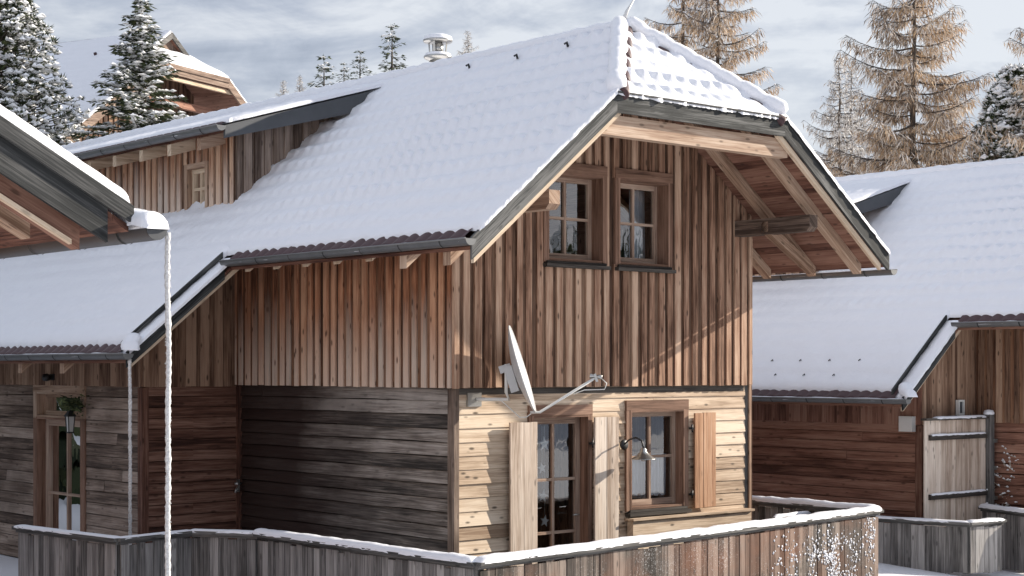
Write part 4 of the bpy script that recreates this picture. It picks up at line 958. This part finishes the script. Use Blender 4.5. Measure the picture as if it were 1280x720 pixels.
P=spruce(5.3,2.25,3,dens=.95,snow=1.15,leaf=.165,whorl=.30,taper=1.08,blob=1.2)
put_tree('spruce','narrow snow dusted spruce in front of the hill chalet gable',176,38.,-4,P,'conifers behind the roofs',h=5.3)
# small spruces on the skyline, one built, the others copies
P=spruce(3.4,1.10,21,dens=.55,snow=.35,leaf=.17,whorl=.36,taper=.85)
proto=put_tree('spruce','tallest lone small spruce on the skyline right of the dormer, near the steel chimney',490,58.,33,P,'small spruces on the skyline',h=3.4)
def copy_tree(src,label,px,Yd,top,h,sc,rz,group=None):
    c=src.copy(); COL.objects.link(c); c.location=V(((px-640)/2055*Yd,Yd,2.94+(460-top)/2055*Yd-h*sc)); c.scale=(sc,)*3; c.rotation_euler=(0,0,rz); c['label']=label
    if group: c['group']=group
    for ch in src.children: d=ch.copy(); COL.objects.link(d); d.parent=c
    return c
copy_tree(proto,'broad small spruce just above the tip of the dormer roof',405,60.,72,3.4,1.0,1.3)
copy_tree(proto,'thinnest small spruce on the skyline, right beside the broad one',430,66.,80,3.4,.62,2.6)
copy_tree(proto,'small snow dusted spruce standing free between thin spruce and tallest one',450,63.,65,3.4,.78,4.)
# larches
def larch(h,Lmax,seed,nb=60,twig=.34,dens=1.,zmin=.05,taper=.7,tw=.013,up=.22,sub=6,frost=.25):
    random.seed(seed); T=MB();N=MB();S=MB()
    T.tube([V((.03*math.sin(i*1.3),0,h*i/8-.3)) for i in range(9)],[h*.014*(1-i/8.6)+.012 for i in range(9)],7)
    for b in range(nb):
        f=zmin+(1-zmin)*((b+rr(0,1))/nb)**1.05; f=min(f,.985); z=h*f; a=b*2.399+rr(-.5,.5)
        L=(Lmax*(1-f)**taper+.12)*rr(.4,1.35); o=V((math.cos(a),math.sin(a),0)); sd=V((-o.y,o.x,0)); u_=up*rr(.4,1.5); bend=rr(-.18,.18)
        pt=lambda u: V((0,0,z))+o*(L*u)+sd*(bend*L*u*u)+Z*(L*(-.28*u+(.28+u_)*u*u*.9))
        k=5; T.tube([pt(i/k) for i in range(k+1)],[(.012+.013*L)*(1-i/(k+.8)) for i in range(k+1)],4,False)
        warm=rr(-.22,.22)+(.12 if o.x>0 else -.08)
        n=int(L*sub*dens)+2
        for i in range(n):
            u=.12+.88*(i+rr(0,1))/n; p=pt(u)
            for s in (-1,1):
                l2=L*.42*(1-u*.75)*rr(.4,1.2)+.05; d=(o*rr(.3,.9)+sd*s*rr(.5,1)+Z*rr(-.35,.1)).normalized(); e=p+d*l2-Z*.12*l2
                T.tube([p,p.lerp(e,.5)+Z*.02,e],[.007,.005,.002],3,False)
                m=max(2,int(l2/.07*dens))
                for q in range(m):
                    w=p.lerp(e,(q+rr(0,1))/m); g=twig*rr(.35,1.25); dn=(-Z+V((rr(-.55,.55),rr(-.55,.55),rr(-.1,.75)))+d*.35).normalized()
                    sw=V((rr(-1,1),rr(-1,1),rr(-.3,.3))).normalized()*tw*rr(.7,1.6); r=min(1,max(0,rr(.05,.80)+warm)) if random.random()>frost else rr(.85,1)
                    md=w+dn*g*.5+V((rr(-.03,.03),rr(-.03,.03),0))
                    N.face([w-sw*.4,md-sw,w+dn*g,md+sw],None,(0,0),r)
            if random.random()<.35: octa(S,p+Z*.02,rr(.02,.06),rr(.012,.03))
    return T,N,S
LN=('trunk','twigs','twig_snow'); LM=('barkl','larch','clump')
P=larch(8.2,2.15,41,nb=86,dens=1.6,taper=.45,zmin=.02,sub=8,tw=.011,twig=.33,frost=.24)
big=put_tree('larch','big open golden brown larch with a bare trunk on the right skyline',1142,43.,-75,P,'larches on the skyline',h=8.2,mats=LM,names=LN,rz=.4)
P=larch(7.0,1.75,44,nb=84,dens=1.6,taper=.6,sub=8,tw=.011,twig=.3,frost=.24)
copy_src=put_tree('larch','golden larch right of the pair above the half hip',897,46.,-62,P,'larches on the skyline',h=7.0,mats=LM,names=LN)
P=larch(7.0,1.25,47,nb=76,dens=1.6,taper=.5,sub=8,tw=.011,twig=.3)
put_tree('larch','dull brown larch left of the pair above the half hip',853,47.,-70,P,'larches on the skyline',h=7.0,mats=LM,names=LN)
copy_tree(big,'larch outside the right edge, one drooping branch in view',1352,40.,-70,8.2,.93,2.2)
P=larch(4.2,1.15,51,nb=70,dens=1.3,taper=.8,twig=.22,tw=.012,frost=.6,up=.3,sub=7)
thin=put_tree('larch','slim frosted larch left of the big larch',1049,52.,70,P,'larches on the skyline',h=4.2,mats=('barkl','frosted','clump'),names=LN)
copy_tree(thin,'slimmer frosted larch tight against the big larch',1064,54.,82,4.2,.95,2.)
copy_tree(thin,'tiny frosted larch tip showing above the ridge beside the chimney',585,60.,38,4.2,.45,1.)
copy_tree(thin,'frosted larch tip left of the broad small spruce',375,60.,94,4.2,.5,3.)
copy_tree(thin,'leftmost frosted larch tip above the dormer roof',354,60.,100,4.2,.42,5.)
copy_tree(thin,'frosted young larch low behind the right chalet ridge under the big larch',1105,46.,128,4.2,.9,.7)
copy_tree(thin,'frosted young larch low behind the ridge right of the big larch',1190,48.,118,4.2,.95,2.9)
P=pine(6.0,61,1500,lambda f: 1.75*(1-f)**.6+.15)
for mb in (P[2],): pass
put_tree('stone_pine','dark stone pine flecked with snow behind the right chalet ridge',1268,42.,88,P,'conifers behind the roofs',h=6.0)
# snowy bush in front of the right chalet
random.seed(9); T=MB();S=MB()
for i in range(95):
    a=rr(0,6.28); tl=rr(.2,.7); tip=V((math.cos(a)*tl,math.sin(a)*tl*.7,rr(.9,1.9))); md=tip*.5+V((rr(-.1,.1),rr(-.1,.1),.1)); T.tube([V((rr(-.1,.1),rr(-.1,.1),0)),md,tip],[.026,.017,.009],4,False)
    for q in range(13):
        u=rr(.35,1); p=md.lerp(tip,(u-.5)*2) if u>.5 else md*(u*2); e=p+V((rr(-.3,.3),rr(-.3,.3),rr(-.1,.22))); T.tube([p,e],[.009,.004],3,False)
        for w in range(4): octa(S,p.lerp(e,rr(.1,1))+Z*.012,rr(.015,.034),rr(.012,.024))
bu=thing('bush','snow flecked bare bush at the right edge beside the gate post','bush',W(12.1,-.2,-.35),0)
T.build('branches',M['frosted'],bu); S.build('branch_snow',M['clump'],bu)

# ---------------------------------------------------------------- frosted rain chains
def chain(name,label,p,z0,z1,r,seed):
    mb=MB(); n=int((z1-z0)/.035); pts=[];rad=[]
    for i in range(n+1):
        z=z1-(z1-z0)*i/n; pts.append(V((p[0]+.008*nz(z*1.5,seed),p[1]+.008*nz(seed,z*1.5),z))); rad.append(r*(.82+.26*(i%2)+.30*nz(z*9,seed,1)))
    mb.tube(pts,rad,9)
    random.seed(seed)
    for i in range(int((z1-z0)*90)):
        z=rr(z0,z1); a=rr(0,6.28); octa(mb,V((p[0]+math.cos(a)*r*.9,p[1]+math.sin(a)*r*.9,z)),r*rr(.18,.40),r*rr(.15,.4))
    solo(mb,name,M['ice'],label,'rain chain',(p[0],p[1],z0),'frosted rain chains')
chain('rain_chain','thick white frosted rain chain hanging from the left edge gutter',(-6.47,-4.68),-.3,3.93,.021,3)
chain('rain_chain','thin frosted rain chain hanging from the low wing gutter',(-2.60,3.20),-.1,3.05,.022,6)

# ---------------------------------------------------------------- ground, sky, sun, camera
def warp(n,lim): return [math.copysign(abs(q)**2.6,q)*lim for q in [(-1+2*i/n) for i in range(n+1)]]
xs=warp(150,900); ys=[20+q for q in warp(150,900)]
mb=MB(); mb.sheet([[V((x,y,ground_z(x,y)-.02+.03*nz(x*.8,y*.8))) for x in xs] for y in ys])
g=mb.build('ground',M['snow']); g['kind']='structure'
mb=MB(); mb.box(W(-1.85,-2.7,-.25),UX*8.0,VX*2.9,Z*.25); 
g=mb.build('terrace',M['rail']); g['kind']='structure'
# far snowy wood on the slope to the right, outside the picture: what the panes mirror, plus trees added to darken them
random.seed(77); mb=MB()
for i in range(2100):
    x=rr(58,135); y=rr(-75,44)
    if i>1500: x=rr(14,50); y=rr(-45,6)  # nearer unseen trees, added so the low panes mirror dark
    elif i>1150:
        x=rr(-60,-11); y=rr(20,52)  # unseen trees added on the left to darken the wing door panes
        if x/y>-.42: continue
    z=ground_z(x,y)-.3; h=rr(2.5,6.5); w=h*rr(.16,.26)
    for k in range(4):
        b=z+h*(.08+.22*k); ww=w*(1-.22*k); t=z+h*(.08+.22*k)+h*.36; n=6; a=rr(0,6)
        ring=[V((x+math.cos(a+q*1.047)*ww*rr(.7,1.2),y+math.sin(a+q*1.047)*ww*rr(.7,1.2),b+rr(-.1,.1)*h)) for q in range(n)]
        for q in range(n): mb.face([V((x,y,t)),ring[q],ring[(q+1)%n]],None,(0,0),random.random(),False,0 if random.random()<(.55 if i<=1150 else .8) else 1)
g=mb.build('mirrored_wood',[M['spruce'],M['clump']]); g['kind']='stuff'; tag(g,'unseen snowy wood mirrored in panes, partly added to darken them','wood')

S_loc=V((.882,-.292,.371)); SD=(UX*S_loc.x+VX*S_loc.y+Z*S_loc.z).normalized()
el=math.asin(SD.z); az=math.atan2(SD.x,SD.y)
sun=bpy.data.lights.new('sun','SUN'); sun.energy=5.0; sun.angle=R(.5); sun.color=(1,.90,.76)
so=bpy.data.objects.new('sun',sun); COL.objects.link(so); so.rotation_euler=(-SD).to_track_quat('-Z','Y').to_euler(); so.location=(20,-10,30)
w=bpy.data.worlds.new('World'); scn.world=w; w.use_nodes=True; nt=w.node_tree; bg=nt.nodes['Background']; bg.inputs[1].default_value=.094
sky=nd(nt,'ShaderNodeTexSky',sky_type='NISHITA'); sky.sun_disc=False; sky.sun_elevation=el; sky.sun_rotation=az; sky.air_density=1; sky.dust_density=1.2
tc=nd(nt,'ShaderNodeTexCoord'); D=tc.outputs['Generated']
n1=noise(nt,mapping(nt,D,(4.2,4.2,12)),1,6,.58,.7); n2=noise(nt,mapping(nt,D,(13,13,30)),1,6,.62,.5)
x=math_(nt,'MULTIPLY_ADD',n2,.35,math_(nt,'MULTIPLY',n1,.75))
cl=ramp(nt,x,[(.42,(2.05,2.3,2.9)),(.53,(3.25,3.5,4.1)),(.64,(5.1,5.25,5.55))])
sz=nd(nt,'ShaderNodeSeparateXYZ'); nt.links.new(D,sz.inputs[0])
up=nd(nt,'ShaderNodeMapRange'); up.inputs[1].default_value=.24; up.inputs[2].default_value=.60; up.inputs[3].default_value=1.; up.inputs[4].default_value=1.28; nt.links.new(sz.outputs[2],up.inputs[0])   # unseen overhead sky brightened as added fill for the shade
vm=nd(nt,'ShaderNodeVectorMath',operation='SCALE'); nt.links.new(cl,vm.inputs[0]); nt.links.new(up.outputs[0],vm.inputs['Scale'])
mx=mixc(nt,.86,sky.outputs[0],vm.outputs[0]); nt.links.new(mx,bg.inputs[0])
cam=bpy.data.cameras.new('camera'); co=bpy.data.objects.new('camera',cam); COL.objects.link(co); co.location=(0,0,2.94); co.rotation_euler=(R(90),0,0)
cam.sensor_width=36; cam.lens=2055/1280*36; cam.shift_y=100/1280; cam.clip_end=4000; cam.clip_start=.1; scn.camera=co
vs=scn.view_settings; vs.view_transform='Standard'; vs.look='None'; vs.exposure=.76; vs.gamma=1; vs.use_curve_mapping=False
